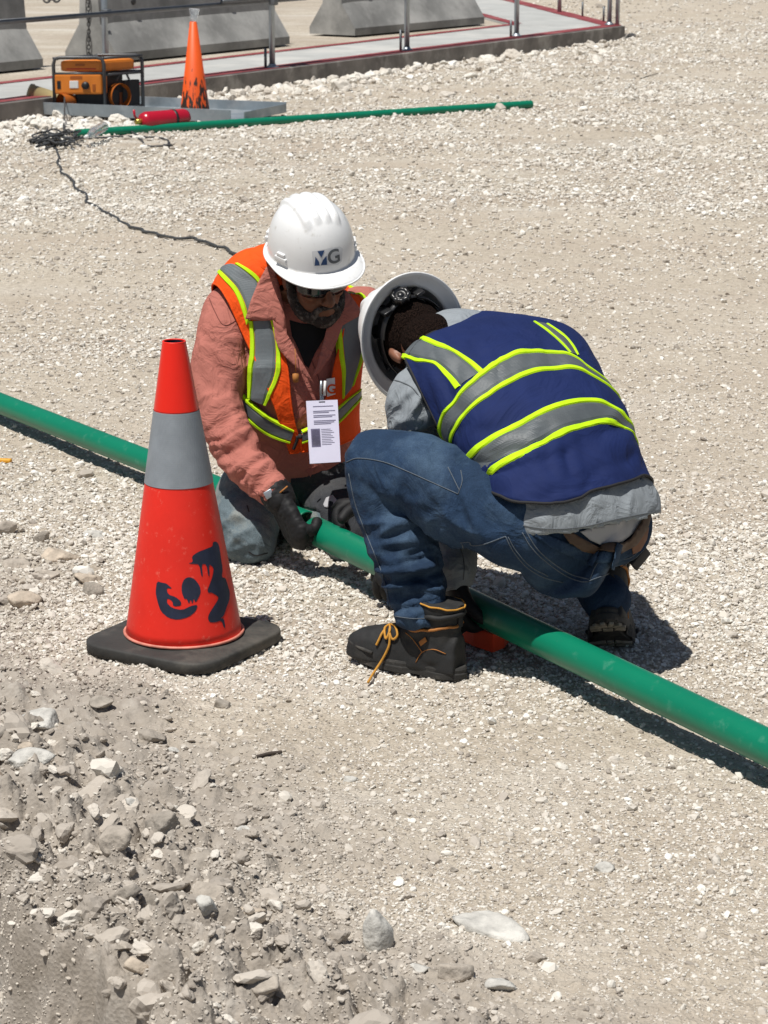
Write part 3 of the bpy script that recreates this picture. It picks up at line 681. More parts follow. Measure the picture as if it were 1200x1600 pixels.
marks = [
 [(512, 1055), (540, 1035), (580, 1020), (605, 1010), (606, 990), (622, 988), (634, 1005), (640, 1050), (650, 1110), (645, 1150), (662, 1150), (672, 1180), (682, 1215), (680, 1250), (668, 1280), (655, 1320), (640, 1332), (655, 1330), (662, 1372), (655, 1374), (645, 1340), (615, 1350), (590, 1348), (584, 1330), (590, 1310), (612, 1275), (628, 1250), (632, 1235), (600, 1215), (586, 1218), (582, 1205), (592, 1180), (606, 1140), (610, 1105), (588, 1088), (592, 1140), (586, 1144), (578, 1090), (556, 1088), (562, 1145), (555, 1144), (546, 1090), (520, 1088), (496, 1086), (518, 1080)],
 [(358, 1165), (380, 1172), (400, 1175), (428, 1200), (400, 1195), (408, 1225), (440, 1235), (465, 1255), (466, 1275), (430, 1278), (428, 1255), (404, 1240), (402, 1262), (425, 1285), (470, 1295), (510, 1275), (540, 1270), (530, 1300), (500, 1325), (450, 1338), (410, 1330), (375, 1300), (360, 1255), (352, 1215)],
 [(500, 1146), (525, 1155), (548, 1185), (553, 1215), (540, 1245), (528, 1262), (522, 1240), (515, 1270), (508, 1245), (500, 1268), (490, 1242), (480, 1246), (468, 1215), (468, 1180), (480, 1155)]]
for pl in marks:
    q_ = hd(pl)
    for _ in range(1): q_ = [p for i in range(len(q_)) for p in ((q_[i][0] * .78 + q_[(i + 1) % len(q_)][0] * .22, q_[i][1] * .78 + q_[(i + 1) % len(q_)][1] * .22), (q_[i][0] * .22 + q_[(i + 1) % len(q_)][0] * .78, q_[i][1] * .22 + q_[(i + 1) % len(q_)][1] * .78))]
    V, F = decal(cbv, q_, 0.0009, 4.0); mk('painted_mark', V, F, M_NAVY, cone, smooth=False)

def cone_far():
    c = G(305, 187, 0.0); c.z = gz(c.x, c.y)
    o = empty('traffic_cone', c, 'far orange cone stained with black drips, plastic cup stuck in its top', 'traffic cone', 'traffic cones')
    m = mat('sun_bleached_orange_plastic', (0.80, 0.10, 0.01), 0.5, 0.08, 5); nt = m.node_tree; N = nt.nodes; L = nt.links; b = N['Principled BSDF']
    src = b.inputs['Base Color'].links[0].from_socket; tc = N.new('ShaderNodeTexCoord'); mp = N.new('ShaderNodeMapping'); mp.inputs['Scale'].default_value = (26, 26, 7); L.new(tc.outputs['Object'], mp.inputs[0])
    nz_ = N.new('ShaderNodeTexNoise'); nz_.inputs['Scale'].default_value = 1.6; nz_.inputs['Detail'].default_value = 6; L.new(mp.outputs[0], nz_.inputs[0])
    sx = N.new('ShaderNodeSeparateXYZ'); L.new(tc.outputs['Object'], sx.inputs[0]); mr = N.new('ShaderNodeMapRange'); mr.inputs[1].default_value = 0.02; mr.inputs[2].default_value = 0.38; mr.inputs[3].default_value = 0.20; mr.inputs[4].default_value = -0.12; L.new(sx.outputs['Z'], mr.inputs[0])
    ad = N.new('ShaderNodeMath'); ad.operation = 'ADD'; L.new(nz_.outputs[0], ad.inputs[0]); L.new(mr.outputs[0], ad.inputs[1])
    r = N.new('ShaderNodeValToRGB'); r.color_ramp.elements[0].position = 0.53; r.color_ramp.elements[1].position = 0.60; L.new(ad.outputs[0], r.inputs[0])
    mx = N.new('ShaderNodeMixRGB'); mx.inputs[2].default_value = (0.03, 0.018, 0.012, 1); L.new(r.outputs[0], mx.inputs[0]); L.new(src, mx.inputs[1]); L.new(mx.outputs[0], b.inputs['Base Color'])
    V, F = lathe([(0.118, 0.02), (0.112, 0.04), (0.026, 0.71), (0.022, 0.712), (0.02, 0.70), (0.02, 0.5)], c + Vector((0, 0, 0)), 40); mk('body', V, F, m, o)
    hx = 0.185; ya = 0.5
    P = [c + Vector((x * math.cos(ya) - y * math.sin(ya), x * math.sin(ya) + y * math.cos(ya), 0.004)) for x, y in rounded_rect(hx, hx, 0.04, 3)]
    fixn(mk('base_plate', *extrude_poly(P, (0, 0, 0.022)), M_RUB, o, smooth=False))
    return c
fc = cone_far()
M_CLEAR = mat('clear_thin_plastic', (0.85, 0.88, 0.9), 0.12, 0.02, 5, trans=0.75); M_CLEAR.node_tree.nodes['Principled BSDF'].inputs['IOR'].default_value = 1.15
cupb = fc + Vector((0, 0, 0.685))
fixn(tag(mk('plastic_cup', *lathe([(0.001, 0.0), (0.021, 0.0), (0.024, 0.05), (0.040, 0.115), (0.042, 0.117), (0.041, 0.12), (0.038, 0.115), (0.0225, 0.05), (0.0195, 0.003), (0.001, 0.003)], cupb + Vector((0.0, 0, 0.0)), 24, (0.08, 0, 1)), M_CLEAR), 'clear plastic cup pushed into the tip of the far orange cone', 'cup'))

# ------------------------------------------------------------------ green pipes
M_PIPE = mat('green_sewer_pipe', (0.002, 0.170, 0.092), 0.36, 0.07, 3, 0.06, 60, col2=(0.09, 0.27, 0.19), c2s=26, c2lo=0.58, c2hi=0.85, spec=0.45, stretch=(1, 1, 1))
M_PIPED = mat('pipe_inside_green', (0.004, 0.10, 0.06), 0.5, 0.1, 3)
PR = 0.0375
def pipe(a, b, r, lab, name='green_pipe', bell=None, chamfer=True, group='green plastic pipes'):
    a = Vector(a); b = Vector(b); d = (b - a).normalized(); L_ = (b - a).length
    prof = [(r - 0.005, 0.3), (r - 0.005, 0.0), (r - 0.001, 0.0), (r, 0.002)]
    if bell: prof += [(r, 0.06), (r, 0.10)]
    prof += [(r, t) for t in np.linspace(0.12, L_ - 0.01, 24)] + [(r, L_ - 0.002), (r - 0.001, L_), (r - 0.005, L_), (r - 0.005, L_ - 0.3)]
    V, F = lathe(prof, a, 40, d)
    o = fixn(mk(name, V, F, M_PIPE, None, loc=((a + b) / 2))); tag(o, lab, 'pipe', group); return o
def Gh(px, py, h): return G(px, py, h)
A0 = Gh(0, 630, 0.058); A1 = Gh(225, 718, 0.062); dA = (A1 - A0).normalized(); pA0 = A0 - dA * 3.2
# end of the rear pipe sits in the worker's hands
AE = Gh(480, 818, 0.085); pipe(pA0, AE, PR * 0.93, 'green pipe running from the left edge behind the near cone to the black gloves')
B0 = Gh(492, 829, 0.112); B1 = Gh(1200, 1168, 0.088); dB = (B1 - B0).normalized()
pipe(B0, B1 + dB * 2.6, PR, 'green pipe from the black gloves under the crouching man to the right edge')
F0 = Gh(118, 209, 0.032); F1 = Gh(830, 163, 0.032); pipe(F0, F1, 0.031, 'spare green pipe lying on the gravel in front of the far cone and extinguisher')
COUP = MB()

# ------------------------------------------------------------------ generator on a steel tray
M_TRAY = mat('dull_galvanised_sheet', (0.30, 0.345, 0.375), 0.5, 0.18, 5, 0.3, 14, metal=0.55, col2=(0.42, 0.45, 0.47), c2s=3, bdist=0.01)
ty = 0.03
tL = G(52, 183, 0.02); tR = G(345, 187, 0.02)
tL = G(54, 184, 0.0); td = (G(212, 191, 0.0) - tL).normalized(); tn_ = Vector((-td.y, td.x, 0))
Lt = 1.75; Wt = 0.72
tray = empty('steel_tray', tL + td * Lt / 2 + tn_ * Wt / 2 + Vector((0, 0, 0.02)), 'long galvanised steel tray on the gravel carrying the generator', 'tray')
zt = 0.045
def tb(s, t, z): return tL + td * s + tn_ * t + Vector((0, 0, z))
MB().add(*box(tb(Lt / 2, Wt / 2, zt), td * (Lt / 2), tn_ * (Wt / 2), Vector((0, 0, 0.003)))).mk('tray_floor', M_TRAY, tray, smooth=False)
MB().add(*box(tb(Lt * 0.47, 0.0, zt + 0.028), td * (Lt * 0.47), tn_ * 0.003, Vector((0, 0, 0.045)), 0.002)).mk('front_lip', M_TRAY, tray, smooth=False)
MB().add(*box(tb(Lt / 2, Wt, zt + 0.035), td * (Lt / 2), tn_ * 0.003, Vector((0, 0, 0.038)), 0.002)).mk('rear_lip', M_TRAY, tray, smooth=False)
for s in (0, Lt): MB().add(*box(tb(s, Wt / 2, zt + 0.032), td * 0.003, tn_ * (Wt / 2 - 0.004), Vector((0, 0, 0.03)), 0.002)).mk('end_lip', M_TRAY, tray, smooth=False)

M_ORG = mat('orange_generator_panel', (0.70, 0.21, 0.022), 0.45, 0.12, 6, 0.1, 60)
M_ORGD = mat('burnt_orange_cover', (0.38, 0.10, 0.012), 0.5, 0.2, 6)
M_BLK = mat('matt_black_plastic', (0.012, 0.012, 0.013), 0.5, 0.2, 20, 0.1, 80)
M_FRAME = mat('dark_grey_frame_tube', (0.05, 0.052, 0.055), 0.4, 0.15, 10)
M_WHITEP = mat('white_print', (0.75, 0.75, 0.73), 0.6, 0.05, 10)
M_REDP = mat('red_print', (0.5, 0.02, 0.02), 0.6, 0.1, 10)
gO = G(72, 186, 0.0) + td * 0.02 + tn_ * 0.10; 
gl = (G(188, 191, 0.0) - G(72, 186, 0.0)).length
gen = empty('generator', gO + Vector((0, 0, zt + 0.005)), 'orange portable generator in a dark tube frame standing on the steel tray', 'generator')
# short front (control) face to the left, long side running back to the right
yg = math.radians(-24); gx_ = (td * math.cos(yg) + tn_ * math.sin(yg)) ; gx_ = Vector((math.cos(yg), math.sin(yg), 0)); gy_ = Vector((-gx_.y, gx_.x, 0))
gx_ = (G(158, 186, 0) - G(72, 186, 0)).normalized(); gy_ = Vector((0.62, 0.78, 0)).normalized()
gx_ = Vector((1, 0.02, 0)).normalized(); gy_ = Vector((0.70, 0.71, 0)).normalized()
WX, WY, HZ = 0.305, 0.44, 0.45
WX = (158 - 72) / 3800 * 18.35 - 0.04; WY = 0.37; HZ = 0.395
def gp(x, y, z): return gO + gx_ * x + gy_ * y + Vector((0, 0, zt + 0.006 + z))
def gtube(L_, nm='frame_tube', r=0.014): MB().add(*tube([gp(*p) for p in L_], r, 8)).mk(nm, M_FRAME, gen)
for y in (0, WY):
    gtube([(0, y, 0.0), (0, y, HZ - .05), (0.012, y, HZ - .012), (.05, y, HZ), (WX - .05, y, HZ), (WX - .012, y, HZ - .012), (WX, y, HZ - .05), (WX, y, 0.0)])
for x in (0.0, WX):
    for z in (0.014, HZ * 0.68, HZ - 0.004 if x else HZ - 0.006): gtube([(x, 0, z), (x, WY, z)], r=0.011)
for y in (0, WY): gtube([(0, y, 0.014), (WX, y, 0.014)]); gtube([(0, y, HZ * 0.70), (WX, y, HZ * 0.70)], r=0.010)
def gb(x0, x1, y0, y1, z0, z1, m, nm, bev=0.012, par=None): return MB().add(*box(gp((x0 + x1) / 2, (y0 + y1) / 2, (z0 + z1) / 2), gx_ * ((x1 - x0) / 2), gy_ * ((y1 - y0) / 2), Vector((0, 0, (z1 - z0) / 2)), bev)).mk(nm, m, par or gen, smooth=False)
gb(0.03, WX - 0.03, 0.02, WY - 0.03, HZ - 0.105, HZ - 0.022, M_ORG, 'fuel_tank', 0.022)
pan = gb(0.012, WX - 0.014, -0.016, 0.05, 0.125, HZ * 0.69, M_ORG, 'control_panel', 0.014)
gb(0.10, WX - 0.03, 0.06, WY * 0.52, 0.03, 0.16, M_BLK, 'engine_block', 0.02)
gb(0.06, WX - 0.05, 0.05, WY - 0.12, 0.12, HZ - 0.12, M_BLK, 'alternator', 0.02)
MB().add(*lathe([(0.0, -0.045), (0.06, -0.045), (0.088, -0.03), (0.092, 0.0), (0.092, 0.04)], gp(WX - 0.02, WY * 0.42, 0.105), 24, gx_.lerp(-gy_, 0.42))).mk('recoil_starter', M_ORGD, gen)
MB().add(*lathe([(0.0, -0.05), (0.05, -0.05), (0.06, -0.03), (0.06, 0.06)], gp(0.07, 0.03, 0.07), 20, -gy_)).mk('alternator_cover', M_ORGD, gen)
gb(WX - 0.06, WX - 0.005, WY * 0.66, WY - 0.02, 0.01, 0.215, M_BLK, 'muffler_box', 0.008)
gb(WX * 0.35, WX * 0.52, -0.022, -0.014, 0.17, 0.225, M_WHITEP, 'gauge', 0.003)
gb(WX * 0.10, WX * 0.17, -0.021, -0.014, 0.165, 0.225, M_BLK, 'breaker_switch', 0.003)
MB().add(*lathe([(0.0, 0.022), (0.026, 0.022), (0.03, 0.0)], gp(WX * 0.66, -0.016, 0.19), 16, -gy_.lerp(Vector((0, 1, 0)), 0.7))).mk('outlet', M_BLK, gen)
gb(WX * 0.80, WX * 0.86, -0.021, -0.014, 0.15, 0.20, M_ORGD, 'breaker_switch', 0.003)
gb(WX * 0.36, WX * 0.60, -0.0185, -0.014, HZ * 0.69 - 0.035, HZ * 0.69 - 0.012, M_ORGD, 'name_plate', 0.001)
gb(WX * 0.40, WX * 0.58, 0.016, 0.021, HZ - 0.063, HZ - 0.048, M_ORGD, 'name_plate', 0.001)
gb(WX * 0.22, WX * 0.8, 0.017, 0.022, HZ - 0.088, HZ - 0.080, M_REDP, 'red_stripe', 0.0005)
gtube([(WX - .01, WY * .35, .22), (WX - .01, WY * .45, .27), (WX - .01, WY * .6, .275), (WX - .01, WY * .68, .22)], 'carry_handle', 0.009)

# ------------------------------------------------------------------ bucket, extinguisher, bottle, cables
M_TAN = mat('cream_plastic_bucket', (0.50, 0.40, 0.20), 0.5, 0.12, 5, trans=0.0, sub=0.1)
bc = W(46, 152, (G(45, 181, 0) - CAM).dot(FWD)); bax = cv(0.93, -0.20, -0.08).normalized()
bk_ = empty('bucket', (bc.x, bc.y, 0.02), 'cream plastic bucket lying on its side behind the generator', 'bucket')
fixn(mk('bucket_body', *lathe([(0.0, 0.27), (0.068, 0.27), (0.074, 0.262), (0.098, 0.02), (0.104, 0.02), (0.104, 0.0), (0.096, 0.0), (0.094, 0.02), (0.070, 0.25), (0.0, 0.255)], bc, 36, bax), M_TAN, bk_))
M_FIRE = mat('red_extinguisher_paint', (0.42, 0.008, 0.025), 0.25, 0.06, 5, spec=0.6)
ex0 = G(216, 190, 0.085); ex1 = G(292, 184, 0.085); ed = (ex1 - ex0).normalized()
exo = empty('fire_extinguisher', (ex0 + (ex1 - ex0) / 2).xy.to_3d() + Vector((0, 0, 0.02)), 'red fire extinguisher lying on its side at the foot of the far cone', 'fire extinguisher')
eL = (ex1 - ex0).length
mk('cylinder', *lathe([(0.0, 0.02), (0.03, 0.022), (0.055, 0.035), (0.066, 0.065), (0.066, eL - 0.03), (0.058, eL - 0.006), (0.0, eL)], ex0, 28, ed), M_FIRE, exo)
mk('neck_ring', *lathe([(0.0, -0.02), (0.02, -0.02), (0.02, 0.025), (0.0, 0.026)], ex0, 14, ed), mat('brass', (0.6, 0.45, 0.1), 0.35, 0.1, 5, metal=0.8), exo)
MB().add(*tube([ex0 + Vector((0, 0, 0.01)), ex0 - ed * 0.03 + Vector((0, 0, 0.04)), ex0 - ed * 0.035 + Vector((0, 0, 0.085))], 0.009, 8)).mk('lever', M_FIRE, exo)
mk('strap', *lathe([(0.0675, eL * 0.68), (0.0685, eL * 0.68), (0.0685, eL * 0.73), (0.0675, eL * 0.73)], ex0, 28, ed), M_BLK, exo)
mp_ = ex0 + ed * eL * 0.45 + Vector((0, -0.0665, -0.003)); MB().add(*box(mp_, ed * 0.07, Vector((0, 0, 0.016)), Vector((0, 0.0015, 0)))).mk('label_plate', M_BLK, exo, smooth=False)
bt0 = G(135, 214, 0.075); bt1 = G(163, 197, 0.10); bdv = (bt1 - bt0).normalized()
M_BOT = mat('clear_bottle_plastic', (0.9, 0.95, 0.98), 0.06, 0.01, 5, 0.5, 25, trans=0.92, bdist=0.01); M_BOT.node_tree.nodes['Principled BSDF'].inputs['IOR'].default_value = 1.2
btl = (bt1 - bt0).length; bot = empty('water_bottle', bt0, 'empty clear plastic bottle leaning across the end of the spare pipe', 'bottle')
fixn(mk('bottle_body', *lathe([(0.0, 0.0), (0.028, 0.001), (0.033, 0.012), (0.031, 0.05), (0.034, 0.06), (0.031, 0.09), (0.034, 0.10), (0.033, btl * 0.65), (0.014, btl * 0.9), (0.012, btl)], bt1, 20, -bdv), M_BOT, bot))
mk('bottle_cap', *lathe([(0.0, 0.012), (0.014, 0.012), (0.015, -0.008)], bt0, 14, -bdv), M_WHITEP, bot)
M_CORD = mat('dark_grey_cable', (0.045, 0.047, 0.048), 0.6, 0.3, 30, 0.2, 100)
def cable(pl, r, lab, n=None, h=None, amp=0.01, grp=None):
    P = []
    for q in pl:
        hgt = q[2] if len(q) > 2 else None; g_ = G(q[0], q[1], hgt if hgt else 0.0)
        P.append(Vector((g_.x, g_.y, (hgt if hgt else gz(g_.x, g_.y) + r * 0.9 + 0.006))))
    C = catmull(P, n or len(pl) * 10); t = np.arange(len(C)); C[:, 0] += amp * noise2(t / 3.0, t * 0 + r * 100, 3); C[:, 1] += amp * 2 * noise2(t / 4.0, t * 0 + 5, 4)
    V, F = tube(C, r, 7); return tag(mk('power_cable', V, F, M_CORD), lab, 'cable', grp)
cable([(88, 232), (94, 262), (108, 285), (122, 300), (140, 318), (168, 338), (200, 356), (235, 370), (270, 377), (310, 380), (345, 392), (375, 406), (420, 430), (450, 470), (470, 520), (480, 600)], 0.0075, 'dark cable snaking over the sand from the coil toward the kneeling man', amp=0.02)
co = []
cc_ = (86, 216)
for k in range(120):
    a = k * 0.42; e = 1 + 0.35 * math.sin(k * 0.13 + 1) + 0.15 * math.sin(k * 0.7)
    e *= 0.55 + 0.6 * abs(math.sin(k * 1.37)); co.append((cc_[0] + 27 * e * math.cos(a) * 0.95 + 9 * math.sin(k * 0.31), cc_[1] + 8 * e * math.sin(a * 0.83 + 0.4) + 3 * math.cos(k * 0.57), 0.012 + 0.0006 * k * abs(math.sin(k * 0.23))))
cable(co, 0.0065, 'tangled dark cable coil heaped on the gravel left of the spare pipe', n=700, amp=0.004)
cable([(101, 152, 0.16), (101, 178, 0.07), (99, 200, 0.03), (104, 209), (112, 214)], 0.006, 'thin lead hanging down from the generator outlet to the coil', amp=0.003)
cable([(112, 221), (150, 219), (190, 217), (215, 219), (228, 229), (246, 231), (262, 229), (262, 222), (244, 218), (222, 218), (205, 211), (180, 203), (160, 200), (128, 200), (100, 199)], 0.0065, 'loose loop of dark cable crossing over the spare pipe and ending in a plug', amp=0.006)
pg = G(262, 229, 0.02); tag(MB().add(*box(pg, (0.03, 0, 0), (0, 0.02, 0), (0, 0, 0.016), 0.005)).mk('cable_plug', M_BLK), 'black plug at the end of the loose cable loop', 'plug')
cable([(44, 192), (60, 206), (72, 214)], 0.0065, 'short stiff cable end poking up left of the coil', amp=0.003)
wr = G(1018, 117); 
M_YEL = mat('yellow_scrap_plastic', (0.75, 0.36, 0.03), 0.5, 0.1, 5)
q = G(3, 723); tag(MB().add(*box(q + Vector((0, 0, gz(q.x, q.y) + 0.006)), (0.03, -0.004, 0), (0.002, 0.01, 0), (0, 0, 0.006), 0.003)).mk('plastic_scrap', M_YEL), 'small orange yellow plastic scrap at the left edge below the pipe', 'scrap')
# twig and bits in the yard
M_TWIG = mat('dry_dark_twig', (0.06, 0.045, 0.035), 0.9, 0.3, 30)
for (a, b, lab) in (((1000, 124), (1030, 116), 'thin dark twig on the gravel at the upper right'), ((402, 1190), (440, 1189), 'thin brown twig on the gravel below the near cone')):
    A_, B_ = G(*a), G(*b); m_ = (A_ + B_) / 2
    P = [Vector((p.x, p.y, gz(p.x, p.y) + 0.006)) for p in (A_, m_ + Vector((0, 0.01, 0)), B_)]
    tag(MB().add(*tube(P, 0.004, 5, n=8)).mk('twig', M_TWIG), lab, 'twig')
# ------------------------------------------------------------------ cloth and body tools
def remesh(pieces, voxel, smooth=4, disp=None, sf=0.6):
    mb = MB()
    for V, F in pieces: mb.add(V, F)
    me = bpy.data.meshes.new('tmp'); me.from_pydata(mb.V, [], mb.F); me.update()
    o = bpy.data.objects.new('tmp', me); COL.objects.link(o)
    m = o.modifiers.new('r', 'REMESH'); m.mode = 'VOXEL'; m.voxel_size = voxel; m.adaptivity = 0
    if smooth: s = o.modifiers.new('s', 'SMOOTH'); s.iterations = smooth; s.factor = sf
    dg = bpy.context.evaluated_depsgraph_get(); ev = o.evaluated_get(dg); out = bpy.data.meshes.new_from_object(ev)
    n = len(out.vertices); co = np.empty(n * 3); out.vertices.foreach_get('co', co); co = co.reshape(-1, 3)
    no = np.empty(n * 3); out.vertex_normals.foreach_get('vector', no); no = no.reshape(-1, 3)
    F = [tuple(p.vertices) for p in out.polygons]
    bpy.data.objects.remove(o); bpy.data.meshes.remove(me); bpy.data.meshes.remove(out)
    if disp is not None: co = co + no * disp(co, no)[:, None]
    return co, F
def ridge(x): return 1 - np.abs(x) * 2
def folds(P, c, ax, rad, wl, amp, seed, asp=3.5, fall=None):
    """soft creases that run across direction ax, fading away from c"""
    c = np.array(c, float); ax = np.array(ax, float); ax /= np.linalg.norm(ax); D = P - c
    a = D @ ax; perp = D - a[:, None] * ax; w = np.exp(-(D ** 2).sum(1) / rad ** 2)
    Q = perp / (wl * asp) + ax[None, :] * (a / wl)[:, None]; Q = Q + 0.35 * np.stack([noise3(P / (wl * 2.2), seed + 9)] * 3, -1)
    n = noise3(Q, seed); r = 1 - np.abs(n) * 2.2
    return w * amp * (np.clip(r, -0.6, 1) + 0.4 * noise3(Q * 2.1, seed + 1))
def limb(P, R, side=None, seg=22, n=28, flat=1.0): return tube(P, R, seg, n, side, True, flat, round_end=True)

def hand(wr, D, N, side, s=1.0, curl=(0.5, 0.6, 0.7, 0.8), spread=0.05, thumb=0.6, tcurl=0.5):
    """palm, four unequal bent fingers and a thumb; D wrist->knuckles, N out of the palm, side +1 puts the thumb on D x N"""
    D = Vector(D).normalized(); N = Vector(N); N = (N - D * N.dot(D)).normalized(); X = D.cross(N) * side; P = []
    wr = Vector(wr); kn = wr + D * 0.092 * s
    P.append(tube([wr - D * 0.03 * s, wr, wr + D * 0.045 * s, kn], [0.026 * s, 0.028 * s, 0.040 * s, 0.042 * s], 18, 14, X, True, [0.8, 0.72, 0.46, 0.38], round_end=True))
    P.append(tube([wr + D * 0.01 * s + N * .004, wr + D * 0.05 * s + X * 0.022 * s + N * 0.008], [0.02 * s, 0.018 * s], 12, 6, N, round_end=True))
    for i, (off, L_, r) in enumerate(((0.031, 0.076, 0.0098), (0.0105, 0.084, 0.0102), (-0.0105, 0.078, 0.0098), (-0.031, 0.062, 0.0088))):
        b = kn + X * off * s - D * 0.010 * s; d = (D + X * spread * (1.5 - i)).normalized(); pts = [b - d * 0.015 * s, b]; a = 0
        for k, f in enumerate((0.45, 0.32, 0.27)):
            a += curl[i] * (0.7, 1.1, 0.8)[k]; dd = d * math.cos(a) + N * math.sin(a); b = b + dd * L_ * f * s; pts.append(b)
        P.append(tube(pts, [r * s * 1.1, r * s * 1.12, r * s * 1.05, r * s, r * s * 0.88], 12, 18, X, round_end=True))
    b = wr + D * 0.028 * s + X * 0.028 * s + N * 0.004; a0 = thumb; d = (D * math.cos(a0) + X * math.sin(a0)).normalized(); pts = [b - d * 0.012, b]
    for k, f in enumerate((0.040, 0.032, 0.026)):
        a = tcurl * k * 0.7 + 0.25; dd = (d * math.cos(a) + N * math.sin(a)).normalized(); b = b + dd * f * s; pts.append(b)
    P.append(tube(pts, [0.014 * s, 0.014 * s, 0.0125 * s, 0.0115 * s, 0.010 * s], 12, 14, N, round_end=True))
    return P
def head_parts(c, U, Fw, s=1.0, beard=True):
    """skull, jaw, nose, brows, lips, ears as overlapping solids; c is the centre of the skull at ear height"""
    U = Vector(U).normalized(); Fw = Vector(Fw); Fw = (Fw - U * Fw.dot(U)).normalized(); X = Fw.cross(U); c = Vector(c)
    def p(x, f, u): return c + (X * x + Fw * f + U * u) * s
    P = []; V, Fc = ICO[4]
    def ell(x, f, u, a, b, h): P.append(([p(x + v[0] * a, f + v[1] * b, u + v[2] * h) for v in ICO[2 if max(a, b, h) < .03 else 4][0]], ICO[2 if max(a, b, h) < .03 else 4][1]))
    ell(0, -0.006, 0.035, 0.077, 0.098, 0.088); ell(0, 0.028, -0.035, 0.060, 0.062, 0.078); ell(0, 0.062, -0.082, 0.034, 0.030, 0.028)
    ell(0, 0.070, 0.018, 0.048, 0.024, 0.020)
    for x in (-1, 1):
        ell(x * 0.034, 0.068, -0.018, 0.024, 0.020, 0.022); ell(x * 0.050, 0.0, -0.060, 0.02, 0.035, 0.03)
        P.append(([p(x * (0.077 + v[0] * 0.009) , -0.008 + v[1] * 0.017 - 0.004 * v[2], -0.004 + v[2] * 0.031) for v in ICO[2][0]], ICO[2][1]))
    P.append(tube([p(0, 0.086, 0.012), p(0, 0.102, -0.012), p(0, 0.112, -0.030), p(0, 0.098, -0.038)], [0.008 * s, 0.010 * s, 0.0135 * s, 0.010 * s], 12, 12, X, True, 0.9, round_end=True))
    for x in (-1, 1): ell(x * 0.013, 0.098, -0.034, 0.009, 0.011, 0.008)
    P.append(tube([p(-0.024, 0.084, -0.062), p(0, 0.094, -0.058), p(0.024, 0.084, -0.062)], 0.0065 * s, 8, 8, U, round_end=True))
    P.append(tube([p(-0.020, 0.084, -0.071), p(0, 0.092, -0.072), p(0.020, 0.084, -0.071)], 0.0065 * s, 8, 8, U, round_end=True))
    return P, p
# cloth materials
def denim(name, c, worn, wl=5.0, dusty=None):
    m = mat(name, c, 0.88, 0.35, wl, 0.0, 0, col2=worn, c2s=7.5, c2lo=0.46, c2hi=0.74, spec=0.2, crease=0.4, crs=9.0); nt = m.node_tree; N = nt.nodes; L = nt.links; b = N['Principled BSDF']
    tc = N.new('ShaderNodeTexCoord'); w1 = N.new('ShaderNodeTexNoise'); w1.inputs['Scale'].default_value = 420; w1.inputs['Detail'].default_value = 3; L.new(tc.outputs['Object'], w1.inputs[0])
    src = b.inputs['Base Color'].links[0].from_socket; mx = N.new('ShaderNodeMixRGB'); mx.blend_type = 'OVERLAY'; mx.inputs[0].default_value = 0.55; L.new(src, mx.inputs[1]); L.new(w1.outputs[0], mx.inputs[2]); L.new(mx.outputs[0], b.inputs['Base Color'])
    bp = N.new('ShaderNodeBump'); bp.inputs['Strength'].default_value = 0.35; bp.inputs['Distance'].default_value = 0.0012; L.new(w1.outputs[0], bp.inputs['Height']); L.new(b.inputs['Normal'].links[0].from_socket, bp.inputs['Normal']); L.new(bp.outputs[0], b.inputs['Normal']); return m
M_JEAN2 = denim('dark_blue_denim', (0.015, 0.033, 0.068), (0.062, 0.105, 0.165))
M_JEAN1 = denim('faded_dusty_denim', (0.13, 0.17, 0.19), (0.34, 0.335, 0.29))
M_LAPSHADE = denim('lap_shade_denim', (0.035, 0.037, 0.042), (0.07, 0.07, 0.07))  # dark denim copy with the lap's shadow put into its colour
M_SHG = mat('grey_work_shirt_cloth', (0.25, 0.275, 0.295), 0.9, 0.08, 8, 0.3, 350, spec=0.15, bdist=0.0012, crease=0.45)
M_SHS = mat('salmon_work_shirt_cloth', (0.41, 0.150, 0.118), 0.9, 0.10, 8, 0.3, 350, spec=0.15, bdist=0.0012, crease=0.5)
M_NVY = mat('navy_vest_mesh', (0.009, 0.019, 0.085), 0.8, 0.12, 8, 0.3, 500, spec=0.2, bdist=0.001, crease=0.5, crs=5)
M_ORV = mat('fluorescent_orange_vest', (0.80, 0.085, 0.008), 0.8, 0.08, 8, 0.25, 500, spec=0.2, bdist=0.001, crease=0.3)
M_LIME = mat('fluorescent_lime_trim', (0.50, 0.80, 0.010), 0.75, 0.10, 30, 0.2, 500, spec=0.2)
M_TAPE = reflective('silver_reflective_tape', (0.085, 0.098, 0.105), 420)
M_TAPE1 = reflective('silver_reflective_tape_clean', (0.135, 0.155, 0.165), 420)
M_EDGE = mat('black_binding', (0.012, 0.012, 0.014), 0.8, 0.1, 30)
M_SKIN = mat('brown_skin', (0.145, 0.062, 0.034), 0.5, 0.12, 30, 0.15, 200, spec=0.35)
M_SKIN2 = mat('tanned_skin', (0.26, 0.115, 0.07), 0.5, 0.12, 30, 0.15, 200, spec=0.35)
M_HAIR = mat('short_dark_brown_hair', (0.016, 0.0085, 0.006), 0.9, 0.7, 220, 1.0, 260, bdist=0.02, stretch=(1, 1, 0.4), spec=0.1)
M_BEARD = mat('grizzled_beard', (0.022, 0.016, 0.013), 0.85, 0.4, 160, 1.0, 320, bdist=0.004, col2=(0.15, 0.135, 0.12), c2s=45, c2lo=0.50, c2hi=0.66)
M_GLOVE = mat('black_work_glove', (0.010, 0.010, 0.011), 0.65, 0.3, 20, 0.4, 400, bdist=0.001, spec=0.3)
M_HAT = mat('white_hard_hat_shell', (0.76, 0.765, 0.76), 0.28, 0.05, 6, 0, 0, spec=0.5, col2=(0.52, 0.50, 0.45), c2s=38, c2lo=0.58, c2hi=0.80)
